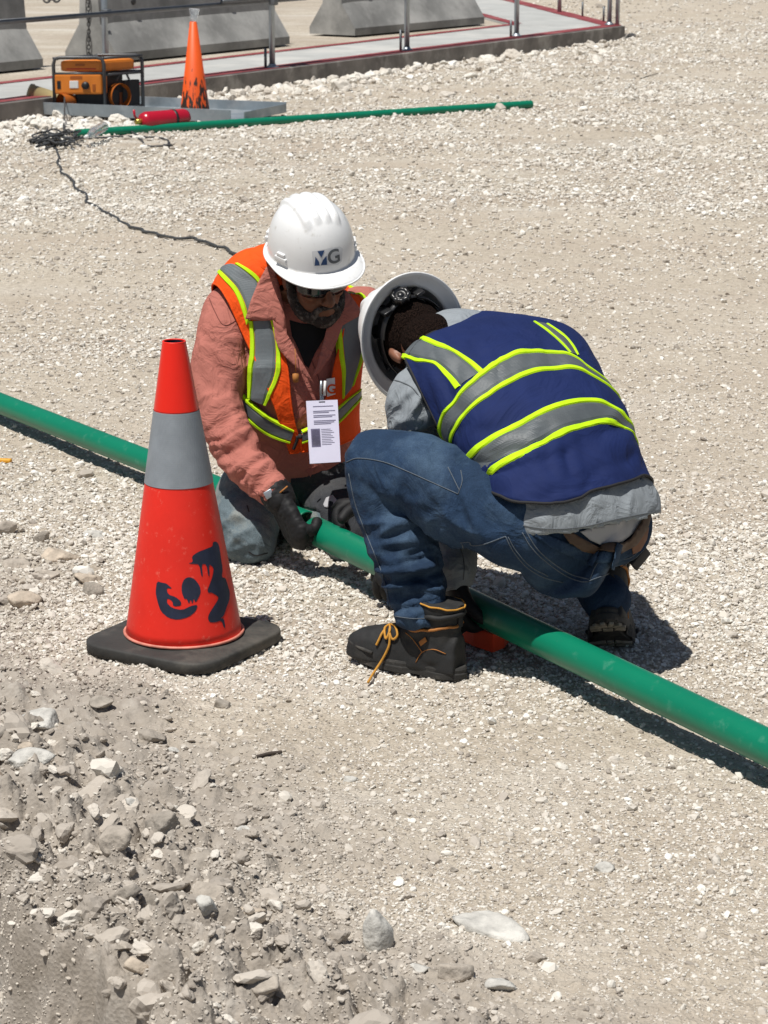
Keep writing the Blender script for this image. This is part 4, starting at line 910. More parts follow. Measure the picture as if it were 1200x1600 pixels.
M_SOLE = mat('black_boot_sole', (0.028, 0.027, 0.025), 0.8, 0.3, 30, 0.4, 120, col2=(0.11, 0.10, 0.085), c2s=14, c2lo=0.55, c2hi=0.75)
M_BOOT = mat('black_nubuck_leather', (0.013, 0.0135, 0.014), 0.75, 0.3, 20, 0.3, 220, col2=(0.035, 0.033, 0.03), c2s=12, c2lo=0.52, c2hi=0.75)
M_AMB = mat('amber_piping', (0.34, 0.13, 0.025), 0.7, 0.15, 40)
M_LACE = mat('yellow_brown_lace', (0.50, 0.24, 0.03), 0.8, 0.2, 80)
M_LEA = mat('brown_leather_belt', (0.055, 0.027, 0.013), 0.6, 0.3, 20, 0.3, 90)
M_PATCH = mat('tan_leather_patch', (0.15, 0.062, 0.03), 0.7, 0.15, 30, 0.3, 90)  # leather colour darkened to carry the shade at the hip
M_THR = mat('pale_seam_thread', (0.085, 0.105, 0.13), 0.9, 0.3, 300)
M_TEE = mat('light_grey_undershirt', (0.36, 0.36, 0.38), 0.9, 0.05, 8, 0.2, 300)
M_BLKT = mat('black_tee_shirt', (0.008, 0.008, 0.009), 0.9, 0.1, 8)

class Loft:
    """closed body section surface: rows of (px, py, depth, half width, half depth)"""
    def __init__(s, rows, R, Fdir, n=2.3, disp=None, nu=150, nv=110):
        C = np.array([W(r[0], r[1], r[2])[:] for r in rows]); s.nu, s.nv = nu, nv
        Cs = catmull(C, nv); t = np.linspace(0, len(rows) - 1, nv); q = np.array([[r[3], r[4]] for r in rows])
        HW = catmull(np.c_[q, q[:, :1] * 0], nv)
        T = np.gradient(Cs, axis=0); T /= np.linalg.norm(T, axis=1)[:, None]
        if isinstance(R, list): RR = catmull([tuple(v) for v in R], nv)
        else: RR = np.tile(np.array(R), (nv, 1))
        s.grid = np.zeros((nv, nu, 3)); F0 = np.array(Fdir)
        for i in range(nv):
            r = RR[i] - T[i] * (RR[i] @ T[i]); r /= np.linalg.norm(r); f = np.cross(T[i], r); f = f if f @ F0 > 0 else -f
            a = 2 * np.pi * np.arange(nu) / nu; ca, sa = np.cos(a), np.sin(a); e = 2 / n
            x = np.sign(ca) * np.abs(ca) ** e * HW[i, 0]; y = np.sign(sa) * np.abs(sa) ** e * HW[i, 1]
            s.grid[i] = Cs[i] + r[None] * x[:, None] + f[None] * y[:, None]
        s.norm()
        if disp is not None:
            P = s.grid.reshape(-1, 3); s.grid = (P + s.N.reshape(-1, 3) * disp(P)[:, None]).reshape(nv, nu, 3); s.norm()
    def norm(s):
        g = s.grid; du = np.roll(g, -1, 1) - np.roll(g, 1, 1); dv = np.gradient(g, axis=0); N = np.cross(du, dv); N /= np.maximum(np.linalg.norm(N, axis=2)[:, :, None], 1e-9)
        cen = g.mean(1, keepdims=True); sg = np.sign(((g - cen) * N).sum()); s.N = N * sg
    def at(s, u, v, off=0.0):
        """u in turns 0..1 (wraps), v 0..1; arrays"""
        u = np.mod(np.asarray(u, float), 1) * s.nu; v = np.clip(np.asarray(v, float), 0, 1) * (s.nv - 1)
        i = np.minimum(v.astype(int), s.nv - 2); fv = (v - i)[..., None]; j = u.astype(int) % s.nu; fu = (u - np.floor(u))[..., None]; j2 = (j + 1) % s.nu
        def b(g): return (g[i, j] * (1 - fu) + g[i, j2] * fu) * (1 - fv) + (g[i + 1, j] * (1 - fu) + g[i + 1, j2] * fu) * fv
        return b(s.grid) + b(s.N) * off
    def mesh(s, off=0.0, cap=True):
        P = (s.grid + s.N * off).reshape(-1, 3); nu, nv = s.nu, s.nv
        F = [(i * nu + k, i * nu + (k + 1) % nu, (i + 1) * nu + (k + 1) % nu, (i + 1) * nu + k) for i in range(nv - 1) for k in range(nu)]
        if cap: F += [tuple(range(nu))[::-1], tuple((nv - 1) * nu + k for k in range(nu))]
        return P.tolist(), F
    def bvh(s): V, F = s.mesh(); return BVHTree.FromPolygons(V, F)
    def uv(s, px, py, bv=None, strict=False):
        bv = bv or s._b; r = ray(px, py).normalized(); h = bv.ray_cast(CAM, r)
        if h[0] is None and strict: return None
        if h[0] is None:            # just outside the outline: the nearest point of the surface
            d = float((Vector(s.grid.mean((0, 1))) - CAM).dot(FWD)); q = W(px, py, d - 0.05)
            for _ in range(4):
                h = bv.find_nearest(q); q = W(px, py, (h[0] - CAM).dot(FWD))
            h = (h[0], h[1], h[2])
        fi = h[2]; i, k = divmod(fi, s.nu)
        if i >= s.nv - 1: i = min(s.nv - 2, max(0, i - 1)); k = 0; return ((0.75), 0.999 if fi > (s.nv - 1) * s.nu else 0.001)
        p = np.array(h[0]); a = s.grid[i, k]; eu = s.grid[i, (k + 1) % s.nu] - a; ev = s.grid[i + 1, k] - a
        M = np.array([eu, ev]).T; c, *_ = np.linalg.lstsq(M, p - a, rcond=None)
        return ((k + float(np.clip(c[0], 0, 1))) / s.nu, (i + float(np.clip(c[1], 0, 1))) / (s.nv - 1))
    def trace(s, pl, n=40, ext=(0, 0)):
        if not hasattr(s, '_b'): s._b = s.bvh()
        C = catmull([(a, b, 0) for a, b in pl], n); o = [q for q in (s.uv(c[0], c[1], None, ext != (0, 0)) for c in C) if q]
        u = np.unwrap(np.array([q[0] for q in o]) * 2 * np.pi) / (2 * np.pi); v = np.array([q[1] for q in o])
        if ext != (0, 0) and len(u) > 8:
            c0 = u.mean(); pf = np.polyfit(u - c0, v, 4); v = np.polyval(pf, u - c0); dp = np.polyder(pf)
        for e, end in ((ext[0], 0), (ext[1], -1)):
            if e:
                sl = float(np.clip(np.polyval(dp, u[end] - c0), -0.6, 0.6)); ks = np.linspace(0.1, 1, 10); un = u[end] + ks * e; m_ = v[end] + sl * e * (ks - 0.5 * ks ** 2)
                if end == 0: u = np.concatenate([un[::-1], u]); v = np.concatenate([m_[::-1] , v])
                else: u = np.concatenate([u, un]); v = np.concatenate([v, m_])
        return u, v
    def ribbon(s, A, B, off=0.003, m=7, n=120):
        def rs(uv):
            P = s.at(uv[0], uv[1]); d = np.r_[0, np.cumsum(np.linalg.norm(np.diff(P, axis=0), axis=1))]; t = np.linspace(0, d[-1], n); return np.interp(t, d, uv[0]), np.interp(t, d, uv[1])
        a, b = rs(A), rs(B); V = []
        for j in range(m):
            w = j / (m - 1); o = off * (0.75 if j in (0, m - 1) else 1.0); V.append(s.at(a[0] * (1 - w) + b[0] * w, a[1] * (1 - w) + b[1] * w, o))
        # edges tucked onto the cloth so that the tape has thickness
        V = [s.at(a[0], a[1], off * 0.1)] + V + [s.at(b[0], b[1], off * 0.1)]; m2 = len(V); P = np.stack(V, 1).reshape(-1, 3)
        F = [(i * m2 + j, i * m2 + j + 1, (i + 1) * m2 + j + 1, (i + 1) * m2 + j) for i in range(n - 1) for j in range(m2 - 1)]
        return P.tolist(), F
def orient_out(V, F, c):
    """flip faces so that they look away from c"""
    V3_ = [Vector(v) for v in V]; s = 0
    for f in F[:: max(1, len(F) // 60)]:
        a, b, d = V3_[f[0]], V3_[f[1]], V3_[f[2]]; s += (b - a).cross(d - a).dot(a - Vector(c))
    return (V, F) if s > 0 else (V, [tuple(f)[::-1] for f in F])
def cut_planes(o, planes):
    """planes: (point, normal) - the side the normal points to is removed"""
    bm = bmesh.new(); bm.from_mesh(o.data); r = RL[o.name]
    for p, n in planes:
        bmesh.ops.bisect_plane(bm, geom=bm.verts[:] + bm.edges[:] + bm.faces[:], plane_co=Vector(p) - r, plane_no=Vector(n), clear_outer=True)
    loops = []
    be = [e for e in bm.edges if e.is_boundary]; adj = {}
    for e in be:
        for v in e.verts: adj.setdefault(v, []).append(e)
    seen = set()
    for e in be:
        if e in seen: continue
        seen.add(e); v0, v = e.verts; L_ = [v0.co + r, v.co + r]
        while True:
            nx = [x for x in adj[v] if x not in seen]
            if not nx: break
            x = nx[0]; seen.add(x); v = x.other_vert(v); L_.append(v.co + r)
        loops.append(L_)
    bm.to_mesh(o.data); bm.free(); return loops
def cut_wedge(o, pls):
    """remove only what lies outside every one of the planes"""
    bm = bmesh.new(); bm.from_mesh(o.data); r = RL[o.name]
    for p, n in pls: bmesh.ops.bisect_plane(bm, geom=bm.verts[:] + bm.edges[:] + bm.faces[:], plane_co=Vector(p) - r, plane_no=Vector(n))
    dl = [f for f in bm.faces if all((f.calc_center_median() + r - Vector(p)).dot(Vector(n)) > 0 for p, n in pls)]
    bmesh.ops.delete(bm, geom=dl, context='FACES'); bm.to_mesh(o.data); bm.free()
def bind(loops, r, m, parent, name='binding', minlen=0.25, sub=2):
    for L_ in loops:
        ln = sum((a - b).length for a, b in zip(L_, L_[1:]))
        if ln < minlen: continue
        P = L_[::sub] + [L_[-1]]; MB().add(*tube(P, r, 7)).mk(name, m, parent)

def hat(parent, c, U, Fw, brim='cap', ribs=True, m=M_HAT):
    U = Vector(U).normalized(); Fw = Vector(Fw); Fw = (Fw - U * Fw.dot(U)).normalized(); X = Fw.cross(U); c = Vector(c)
    a, b, h = 0.112, 0.134, 0.142; nt_, nf = 120, 44; V = []; F = []
    def ribf(x, y, z):
        r = 0
        if ribs and z > 0.055:
            for x0, w in ((-0.041, 0.0098), (-0.0138, 0.0098), (0.0138, 0.0098), (0.041, 0.0098)): r += 0.0085 * math.exp(-((x - x0 * (0.75 + 0.25 * z / 0.13)) / w) ** 4)
            r *= min(1, max(0, (z - 0.070) / 0.02)) * min(1, max(0, (0.088 - y) / 0.02)) * min(1, max(0, (y + 0.115) / 0.03))
        return r
    for i in range(nf + 1):
        ph = i / nf * math.pi / 2; k = math.cos(ph) ** 0.72; z = math.sin(ph) ** 0.95 * h
        for j in range(nt_):
            t = 2 * math.pi * j / nt_; x = a * k * math.cos(t); y = b * k * math.sin(t); r = ribf(x, y, z)
            q = Vector((x, y, z)); nn = Vector((x / a ** 2, y / b ** 2, z / h ** 2 + 1e-4)).normalized(); q += nn * r; V.append(c + X * q.x + Fw * q.y + U * q.z)
    for i in range(nf):
        for j in range(nt_): F.append((i * nt_ + j, i * nt_ + (j + 1) % nt_, (i + 1) * nt_ + (j + 1) % nt_, (i + 1) * nt_ + j))
    nb = 7; base = len(V)
    for i in range(1, nb + 1):
        w = i / nb
        for j in range(nt_):
            t = 2 * math.pi * j / nt_; fr = max(0, math.sin(t)) ** 1.6; bk_ = max(0, -math.sin(t))
            if brim == 'cap': e = 0.009 + 0.040 * fr; dz = -0.004 - 0.014 * fr * w - 0.006 * abs(math.cos(t))
            else: e = 0.030 + 0.010 * fr + 0.006 * bk_; dz = -0.012 * w - 0.004
            V.append(c + X * ((a + e * w) * math.cos(t)) + Fw * ((b + e * w) * math.sin(t)) + U * (dz * w + (0.006 if brim != 'cap' and i == nb else 0) * 0))
    for i in range(nb):
        for j in range(nt_):
            A = (base + (i - 1) * nt_) if i else 0
            F.append((A + j, base + i * nt_ + j, base + i * nt_ + (j + 1) % nt_, A + (j + 1) % nt_))
    o = mk('hard_hat', V, F, m, parent); bm = bmesh.new(); bm.from_mesh(o.data); bmesh.ops.recalc_face_normals(bm, faces=bm.faces[:]); bm.to_mesh(o.data); bm.free()
    # outward check
    me = o.data; f0 = max(me.polygons, key=lambda p: (p.center + RL[o.name]).dot(U))
    if f0.normal.dot(U) < 0: me.flip_normals()
    md = o.modifiers.new('t', 'SOLIDIFY'); md.thickness = 0.0032; md.offset = -1
    e_ = [Vector(V[base + (nb - 1) * nt_ + j]) for j in range(nt_)]
    MB().add(*tube(e_ + [e_[0]], 0.0028, 6, cap=False)).mk('rim_edge', m, o)
    def P(x, y, z): return c + X * x + Fw * y + U * z
    return o, P, X, Fw, U

def boot(parent, heel, D, U, lab=None, lace_loose=True, s=1.0, tread=False, mirror=1):
    """heel = point under the heel on the sole, D heel->toe, U up out of the sole"""
    D = Vector(D).normalized(); U = Vector(U); U = (U - D * U.dot(D)).normalized(); X = D.cross(U) * mirror; h = Vector(heel)
    def P(x, y, z): return h + (X * x + D * y + U * z) * s
    ys = [0.0, 0.03, 0.08, 0.14, 0.19, 0.24, 0.28, 0.300]; hw = [0.028, 0.038, 0.038, 0.042, 0.050, 0.053, 0.046, 0.028]
    hh = [0.085, 0.10, 0.108, 0.102, 0.084, 0.070, 0.060, 0.042]
    # upper
    body = []
    V = []; F = []; n = 40; yy = np.linspace(0, 0.300, n); HW = np.interp(yy, ys, hw); HH = np.interp(yy, ys, hh); kx = 20
    HW = np.convolve(np.pad(HW, 2, 'edge'), np.ones(5) / 5, 'valid'); HH = np.convolve(np.pad(HH, 2, 'edge'), np.ones(5) / 5, 'valid')
    for i in range(n):
        for k in range(kx):
            t = 2 * math.pi * k / kx; ct, st = math.cos(t), math.sin(t); x = HW[i] * math.copysign(abs(ct) ** 0.75, ct); z = 0.018 + (HH[i] * max(st, 0) ** 0.8 if st > 0 else 0.010 * st)
            V.append(P(x, yy[i] + (0.006 if i == 0 else 0), z))
    for i in range(n - 1):
        for k in range(kx): F.append((i * kx + k, i * kx + (k + 1) % kx, (i + 1) * kx + (k + 1) % kx, (i + 1) * kx + k))
    F.append(tuple(range(kx))[::-1]); F.append(tuple((n - 1) * kx + k for k in range(kx)))
    body.append((V, F))
    body.append(tube([P(0, 0.060, 0.04), P(0, 0.062, 0.09), P(0, 0.058, 0.14), P(0, 0.056, 0.178)], [0.052 * s, 0.050 * s, 0.050 * s, 0.056 * s], 24, 14, D, True, [0.80, 0.82, 0.84, 0.86]))
    body.append(tube([P(0, 0.08, 0.12), P(0, 0.125, 0.095), P(0, 0.17, 0.075)], [0.042 * s, 0.038 * s, 0.034 * s], 16, 10, X, True, 0.8, round_end=True))
    def dsp(p, no): return 0.0013 * noise3(p / 0.018, 5) + folds(p, P(0, 0.12, 0.10), D, 0.06, 0.014, 0.0016, 8)
    V, F = remesh(body, 0.0042, 5, dsp); up = mk('boot', V, F, M_BOOT, parent)
    if lab: up['label'] = lab
    bv = BVHTree.FromPolygons([tuple(v) for v in V], F)
    def snap(x, y, z, off=0.001, inward=None):
        p = P(x, y, z); q, nn, *_ = bv.find_nearest(p)
        return q + nn * off
    # sole outline
    out = []; m_ = 64
    for k in range(m_):
        t = 2 * math.pi * k / m_; y = 0.150 - 0.158 * math.cos(t); w = float(np.interp(y, ys, hw)) + 0.006
        w = (0.049 if y > 0.13 else 0.042) * (1 - abs((y - 0.15) / 0.158) ** 4.0) ** 0.5 if abs(y - .15) < .158 else 0
        w *= 1 - 0.16 * math.exp(-((y - 0.105) / 0.035) ** 2); out.append((w * (1 if math.sin(t) > 0 else -1), y))
    V = []; F = []; zl = [0.0, 0.004, 0.016, 0.019, 0.026, 0.031]; kk = [0.93, 0.985, 1.0, 0.975, 0.985, 0.95]
    for z, k in zip(zl, kk):
        for i, (x, y) in enumerate(out):
            spring = 0.016 * max(0, (y - 0.20) / 0.1) ** 2; lug = 0.0
            zz_ = z + spring
            if z == 0.0: zz_ += (0.007 if (i // 2) % 2 and not (0.085 < y < 0.125) else 0.0) + (0.012 if 0.085 < y < 0.125 else 0)
            V.append(P(x * k * 1.02, 0.15 + (y - 0.15) * (0.5 + 0.5 * k) * 1.01, zz_))
    for l in range(len(zl) - 1):
        for i in range(m_): F.append((l * m_ + i, l * m_ + (i + 1) % m_, (l + 1) * m_ + (i + 1) % m_, (l + 1) * m_ + i))
    F.append(tuple(range(m_))[::-1]); F.append(tuple((len(zl) - 1) * m_ + i for i in range(m_)))
    so_ = mk('sole', V, F, M_SOLE, up, smooth=False); fixn(so_)
    # toe bumper
    tp = [P((0.053 * math.sin(t)), 0.205 + 0.100 * math.cos(t), 0.040 + 0.010 * math.cos(t)) for t in np.linspace(-1.5, 1.5, 24)]
    MB().add(*tube(tp, 0.0042 * s, 6)).mk('toe_welt', M_SOLE, up)
    for sx in (-1, 1):
        MB().add(*tube([snap(sx * 0.045, 0.02, 0.068), snap(sx * 0.045, 0.05, 0.075), snap(sx * .045, 0.085, 0.062), snap(sx * .045, 0.10, 0.035)], 0.0011 * s, 5, n=20)).mk('stitching', M_AMB, up)
        MB().add(*tube([snap(sx * 0.05, 0.085, 0.062), snap(sx * .05, 0.11, 0.085), snap(sx * .04, 0.13, 0.10)], 0.0011 * s, 5, n=14)).mk('stitching', M_AMB, up)
    def ringp(z, dy, r, am=0.0, x=1.0): 
        L_ = []
        for t in np.linspace(0, 2 * math.pi, 40): 
            p = P(0.062 * x * math.sin(t), 0.057 + dy + 0.07 * math.cos(t), z + am * math.cos(t)); q, nn, *_ = bv.find_nearest(p); L_.append(q + nn * r * 0.4)
        return L_
    MB().add(*tube(ringp(0.118, 0, 0.004, -0.012), 0.0034 * s, 7, n=80)).mk('collar_piping', M_AMB, up)
    MB().add(*tube(ringp(0.145, 0, 0.004, -0.008), 0.0060 * s, 7, n=80)).mk('padded_collar', M_BOOT, up)
    MB().add(*tube(ringp(0.178, 0, 0.003, 0.006), 0.0022 * s, 6, n=80)).mk('collar_edge', M_LACE, up)
    # heel tab
    MB().add(*box(snap(0, 0.0, 0.15, 0.0005), X * 0.008, U * 0.026, D * 0.002, 0.001)).mk('heel_tab', M_BOOT, up)
    # badge
    q = snap(-0.06, 0.085, 0.095, 0.001); q2 = snap(-0.06, 0.085, 0.103, 0.001); bn = (bv.find_nearest(q)[1]); bx_ = D.cross(bn).normalized()
    for sx in (-1, 1):
        q = snap(sx * 0.06, 0.088, 0.088, 0.0008); bn = bv.find_nearest(q)[1]; dx = (D - bn * D.dot(bn)).normalized(); dz = bn.cross(dx)
        dd = (dx * 0.8 + dz * (0.6 if dz.dot(U) < 0 else -0.6)).normalized(); d2 = bn.cross(dd)
        MB().add(*box(q, dd * 0.014, d2 * 0.0055, bn * 0.0012, 0.001)).mk('side_badge', M_AMB, up)
    # laces
    for k, (y, z) in enumerate(((0.115, 0.135), (0.128, 0.116), (0.145, 0.100), (0.162, 0.088))):
        a = snap(-0.026, y, z + 0.02, 0.002); b = snap(0.026, y, z + 0.02, 0.002); m1 = snap(0, y, z + 0.03, 0.003)
        MB().add(*tube([a, m1, b], 0.0026 * s, 6, n=10)).mk('lace', M_LACE, up)
        for e in (a, b): MB().add(*lathe([(0.0, 0.002), (0.004, 0.002), (0.0045, 0)], e, 8, (e - P(0, y, 0.05)))).mk('eyelet', M_BLK, up)
    return up, P, snap, bv
# ------------------------------------------------------------------ crouching man in the blue vest
loc2 = G(800, 1030, 0)
man2 = empty('person', (loc2.x, loc2.y, 0), 'man squatting over the pipe with his back turned, navy vest with lime stripes', 'person')
R2 = cv(0.87, 0.22, 0.44).normalized(); T2 = cv(-0.455, 0.683, 0.57).normalized(); F2 = R2.cross(T2); F2 = F2 if F2.z < 0 else -F2
# body rows from seat to neck: px, py, depth, half width, half thickness
rows2 = [(908, 842, 5.50, 0.178, 0.120), (889, 798, 5.50, 0.188, 0.130), (874, 745, 5.52, 0.190, 0.128), (854, 692, 5.56, 0.200, 0.124), (824, 642, 5.62, 0.202, 0.122), (796, 600, 5.69, 0.218, 0.114),
         (768, 566, 5.77, 0.230, 0.098), (744, 546, 5.84, 0.155, 0.072), (712, 534, 5.88, 0.072, 0.062), (688, 538, 5.90, 0.060, 0.058)]
RR2 = [cv(0.86, 0.02, 0.50)] * 2 + [cv(0.87, 0.08, 0.48)] + [cv(0.88, 0.16, 0.45)] * 2 + [cv(0.86, 0.20, 0.44)] * 2 + [cv(0.8, 0.3, 0.5)] * 3
hipL, kneeL, ankL = W(845, 838, 5.43), W(588, 722, 5.58), W(664, 930, 5.57)
hipR, kneeR, ankR = W(955, 850, 5.58), W(812, 800, 5.95), W(948, 925, 5.64)
shL, elL, wrL = W(655, 612, 5.66), W(668, 728, 5.86), W(712, 905, 5.72)
shR, elR, wrR = W(840, 585, 6.0), W(800, 700, 6.15), W(640, 850, 6.10)
Cb = [W(r[0], r[1], r[2]) for r in rows2]
def wr2(P):
    return 1.45 * (folds(P, W(700, 600, 5.6), cv(0.9, 0.4, 0), 0.13, 0.040, 0.006, 3) + folds(P, W(860, 700, 5.4), cv(0.55, -0.8, 0), 0.28, 0.060, 0.0036, 4, asp=3) + folds(P, W(830, 560, 5.6), cv(0.9, -0.2, 0.2), 0.12, 0.05, 0.004, 6) + folds(P, W(800, 740, 5.4), cv(0.3, -1, 0), 0.14, 0.035, 0.004, 16, asp=5) + folds(P, W(960, 700, 5.5), cv(0.2, -1, 0.2), 0.12, 0.035, 0.004, 17, asp=4)
            + folds(P, W(860, 790, 5.4), cv(0.95, 0.2, 0), 0.16, 0.045, 0.004, 5, asp=2.5) + 0.0015 * noise3(P / 0.05, 12))
lo2 = Loft(rows2, RR2, F2, 2.35, wr2)
# body under the clothes: one continuous surface
hatC = W(642, 526, 5.93); hU = cv(-0.50, 0.33, 0.80).normalized(); LAT = cv(-0.72, -0.50, -0.33); LAT = (LAT - hU * LAT.dot(hU)).normalized(); hF = hU.cross(LAT); hF = hF if hF.dot(cv(-0.3, -0.7, 0.2)) > 0 else -hF
hC = hatC - hU * 0.045 + hF * 0.004
hp2, hpf2 = head_parts(hC, hU, hF)
bp2 = [lo2.mesh(-0.045)] + hp2 + [limb([W(735, 532, 5.86), W(700, 540, 5.88), hC - hU * 0.05 - hF * 0.02, hC - hF * 0.02], [0.066, 0.062, 0.060, 0.06])]
bp2 += [limb([hipL, kneeL], [0.06, 0.05]), limb([kneeL + cv(0, 0, .02), ankL], [0.036, 0.028]), limb([hipR + cv(-0.05, 0.03, 0.06), kneeR], [0.04, 0.04]), limb([kneeR, ankR + cv(-0.01, 0, 0.03)], [0.035, 0.024])]
bp2 += [limb([lo2_s, e_, w_], [0.038, 0.032, 0.024]) for lo2_s, e_, w_ in ((shL, elL, wrL), (shR, elR, wrR))]
bp2 += hand(wrL, cv(0.05, -1, 0.2), cv(0.9, 0.1, 0.35), 1, 1.02, (0.9, 0.9, 0.9, 0.9)) + hand(wrR, cv(-0.45, -0.75, -0.3), cv(0.3, -0.6, 0.7), -1, 1.02)
V, F = remesh(bp2, 0.0055, 3); body2 = mk('body', V, F, M_SKIN2, man2)
# short hair on the back of the skull
def hairy(hp, c, U, Fw, m, par, hi=0.06):
    V, F = ICO[4]; U = U.normalized(); Fw = (Fw - U * Fw.dot(U)).normalized(); X = Fw.cross(U); P = []
    for v in V: P.append(c + X * (v[0] * 0.0805) + Fw * (-0.007 + v[1] * 0.102) + U * (0.033 + v[2] * 0.094))
    P = np.array([p[:] for p in P]); keep = []
    loc = (P - np.array(c)); f = loc @ np.array(Fw); u = loc @ np.array(U)
    line = -0.078 + np.where(f > -0.02, (f + 0.02) * 0.9, 0) ; ok = (u > line) & ~((f > 0.045) & (u < 0.06))
    F2_ = [t for t in F if all(ok[i] for i in t)]
    P = P + 0.0025 * noise3(P / 0.006, 3)[:, None] * (loc / np.linalg.norm(loc, axis=1)[:, None])
    V2, F3 = compact(P, F2_); o = mk('hair', V2, F3, m, par); md = o.modifiers.new('t', 'SOLIDIFY'); md.thickness = 0.004; return o
def compact(P, F):
    used = sorted({i for t in F for i in t}); mp = {i: k for k, i in enumerate(used)}; return P[used], [tuple(mp[i] for i in t) for t in F]
hairy(None, hC, hU, hF, M_HAIR, man2)
mk('hair', [hpf2(v[0] * 0.066, -0.038 + v[1] * 0.050, -0.055 + v[2] * 0.070) for v in ICO[4][0]], ICO[4][1], M_HAIR, man2)
# trousers
def legs(parts, dsp, vox=0.0062, sm=4): return remesh(parts, vox, sm, dsp)
seat = Loft([(945, 826, 5.55, 0.10, 0.065), (935, 824, 5.54, 0.17, 0.090), (920, 816, 5.53, 0.196, 0.104), (904, 800, 5.51, 0.190, 0.112), (895, 775, 5.52, 0.172, 0.112)], cv(0.86, -0.02, 0.50), F2, 2.2, nu=60, nv=30)
tp2 = [seat.mesh(0.0), limb([W(950, 822, 5.57), W(895, 824, 5.53), W(838, 822, 5.46), W(740, 785, 5.49), W(650, 738, 5.54), kneeL + cv(-0.005, 0.0, 0)], [0.088, 0.104, 0.108, 0.102, 0.092, 0.076], n=50),
       limb([kneeL + cv(0.004, -0.004, 0), W(600, 772, 5.59), W(625, 840, 5.59), W(648, 905, 5.585), W(657, 950, 5.575)], [0.078, 0.080, 0.080, 0.071, 0.061], n=44, flat=0.95),
       limb([W(952, 820, 5.57), W(880, 800, 5.78), kneeR], [0.100, 0.098, 0.075]), limb([kneeR, W(885, 835, 5.84), W(948, 938, 5.67)], [0.066, 0.060, 0.058])]
def dj2(p, no):
    ax_sh = cv(-0.05, -0.9, 0.0)
    return 1.45 * (folds(p, W(650, 925, 5.5), cv(0.12, -1, 0), 0.085, 0.026, 0.026, 21, asp=4) + folds(p, W(625, 850, 5.5), cv(0.25, -1, 0), 0.085, 0.040, 0.017, 22, asp=3) + folds(p, W(640, 760, 5.5), cv(0.9, -0.35, 0), 0.11, 0.045, 0.006, 23)
            + folds(p, W(760, 800, 5.4), cv(0.85, 0.5, 0), 0.12, 0.05, 0.0065, 24) + folds(p, W(700, 860, 5.5), cv(0.8, 0.5, 0), 0.09, 0.04, 0.007, 25) + folds(p, W(845, 820, 5.35), cv(0.9, -0.3, 0), 0.10, 0.045, 0.005, 26)
            + folds(p, W(930, 870, 5.3), cv(0.6, 0.9, 0), 0.13, 0.06, 0.003, 27) + folds(p, kneeL, cv(-.3, -1, 0), 0.07, 0.03, 0.003, 29) + 0.0012 * noise3(p / 0.03, 30))
V, F = legs(tp2, dj2, 0.0058, 5); jeans2 = mk('jeans', V, F, M_JEAN2, man2); jb = BVHTree.FromPolygons([tuple(v) for v in V], F)
def seams(bv, lists, par, m=M_THR, r=0.0013):
    for pl in lists:
        V, F = seam(bv, pl, r)
        if V: mk('seam', V, F, m, par)
seams(jb, [[(541, 722), (560, 716), (600, 722), (640, 738), (680, 756), (716, 772)], [(716, 772), (722, 752), (720, 735)],
           [(719, 848), (733, 847), (737, 852), (757, 850), (790, 838)], [(722, 850), (728, 870), (735, 884), (760, 897)], [(790, 838), (800, 858), (822, 885), (850, 902), (880, 910)],
           [(794, 839), (806, 860), (828, 884), (856, 900)], [(816, 832), (830, 855), (850, 875), (880, 897), (905, 908), (920, 909)], [(822, 830), (838, 856), (862, 878), (892, 897), (920, 905)],
           [(848, 831), (868, 850), (890, 862), (918, 872)], [(920, 908), (935, 902), (960, 893), (985, 878), (1005, 860)], [(922, 905), (928, 890), (936, 876)], [(958, 876), (975, 874), (990, 868), (1000, 858)],
           [(545, 740), (556, 790), (575, 840), (595, 890), (606, 930), (612, 958)], [(718, 766), (700, 730)], [(612, 962), (640, 966), (668, 966), (690, 958)]], jeans2)
# waistband, belt, loops, patch
for nm, pl, m, off in (('waistband', [(838, 826), (870, 842), (905, 856), (935, 862), (965, 860), (990, 848), (1004, 826), (1008, 812), (1012, 824), (1008, 842), (994, 862), (968, 876), (935, 880), (900, 873), (865, 857), (835, 838)], M_JEAN2, 0.004),
                       ('belt', [(872, 828), (895, 832), (920, 845), (936, 852), (960, 850), (980, 838), (996, 816), (1006, 797), (1012, 806), (1006, 826), (990, 848), (965, 861), (935, 864), (905, 858), (885, 848)], M_LEA, 0.011)):
    V, F = decal(jb, pl, off, 5, 0.004); fixn(mk(nm, V, F, m, jeans2))
V, F = decal(jb, [(984, 846), (1004, 818), (1010, 824), (1007, 842), (998, 858), (986, 864)], 0.007, 5, 0.002); fixn(mk('leather_patch', V, F, M_PATCH, jeans2))
for pl in ([(936, 848), (944, 848), (939, 868), (930, 888), (922, 886), (932, 866)], [(957, 848), (965, 850), (960, 868), (955, 888), (947, 886), (953, 866)]):
    V, F = decal(jb, pl, 0.013, 4, 0.003); fixn(mk('belt_loop', V, F, M_JEAN2, jeans2))
ph = [W(1000, 892, 5.42), W(1018, 862, 5.50)]; c_ = (ph[0] + ph[1]) / 2
tag(MB().add(*box(W(1000, 872, 5.62), cv(0.018, 0.020, 0.012), cv(-0.008, 0.008, -0.02), cv(0.004, -0.003, -0.004), 0.004)).mk('phone_pouch', M_EDGE, man2))
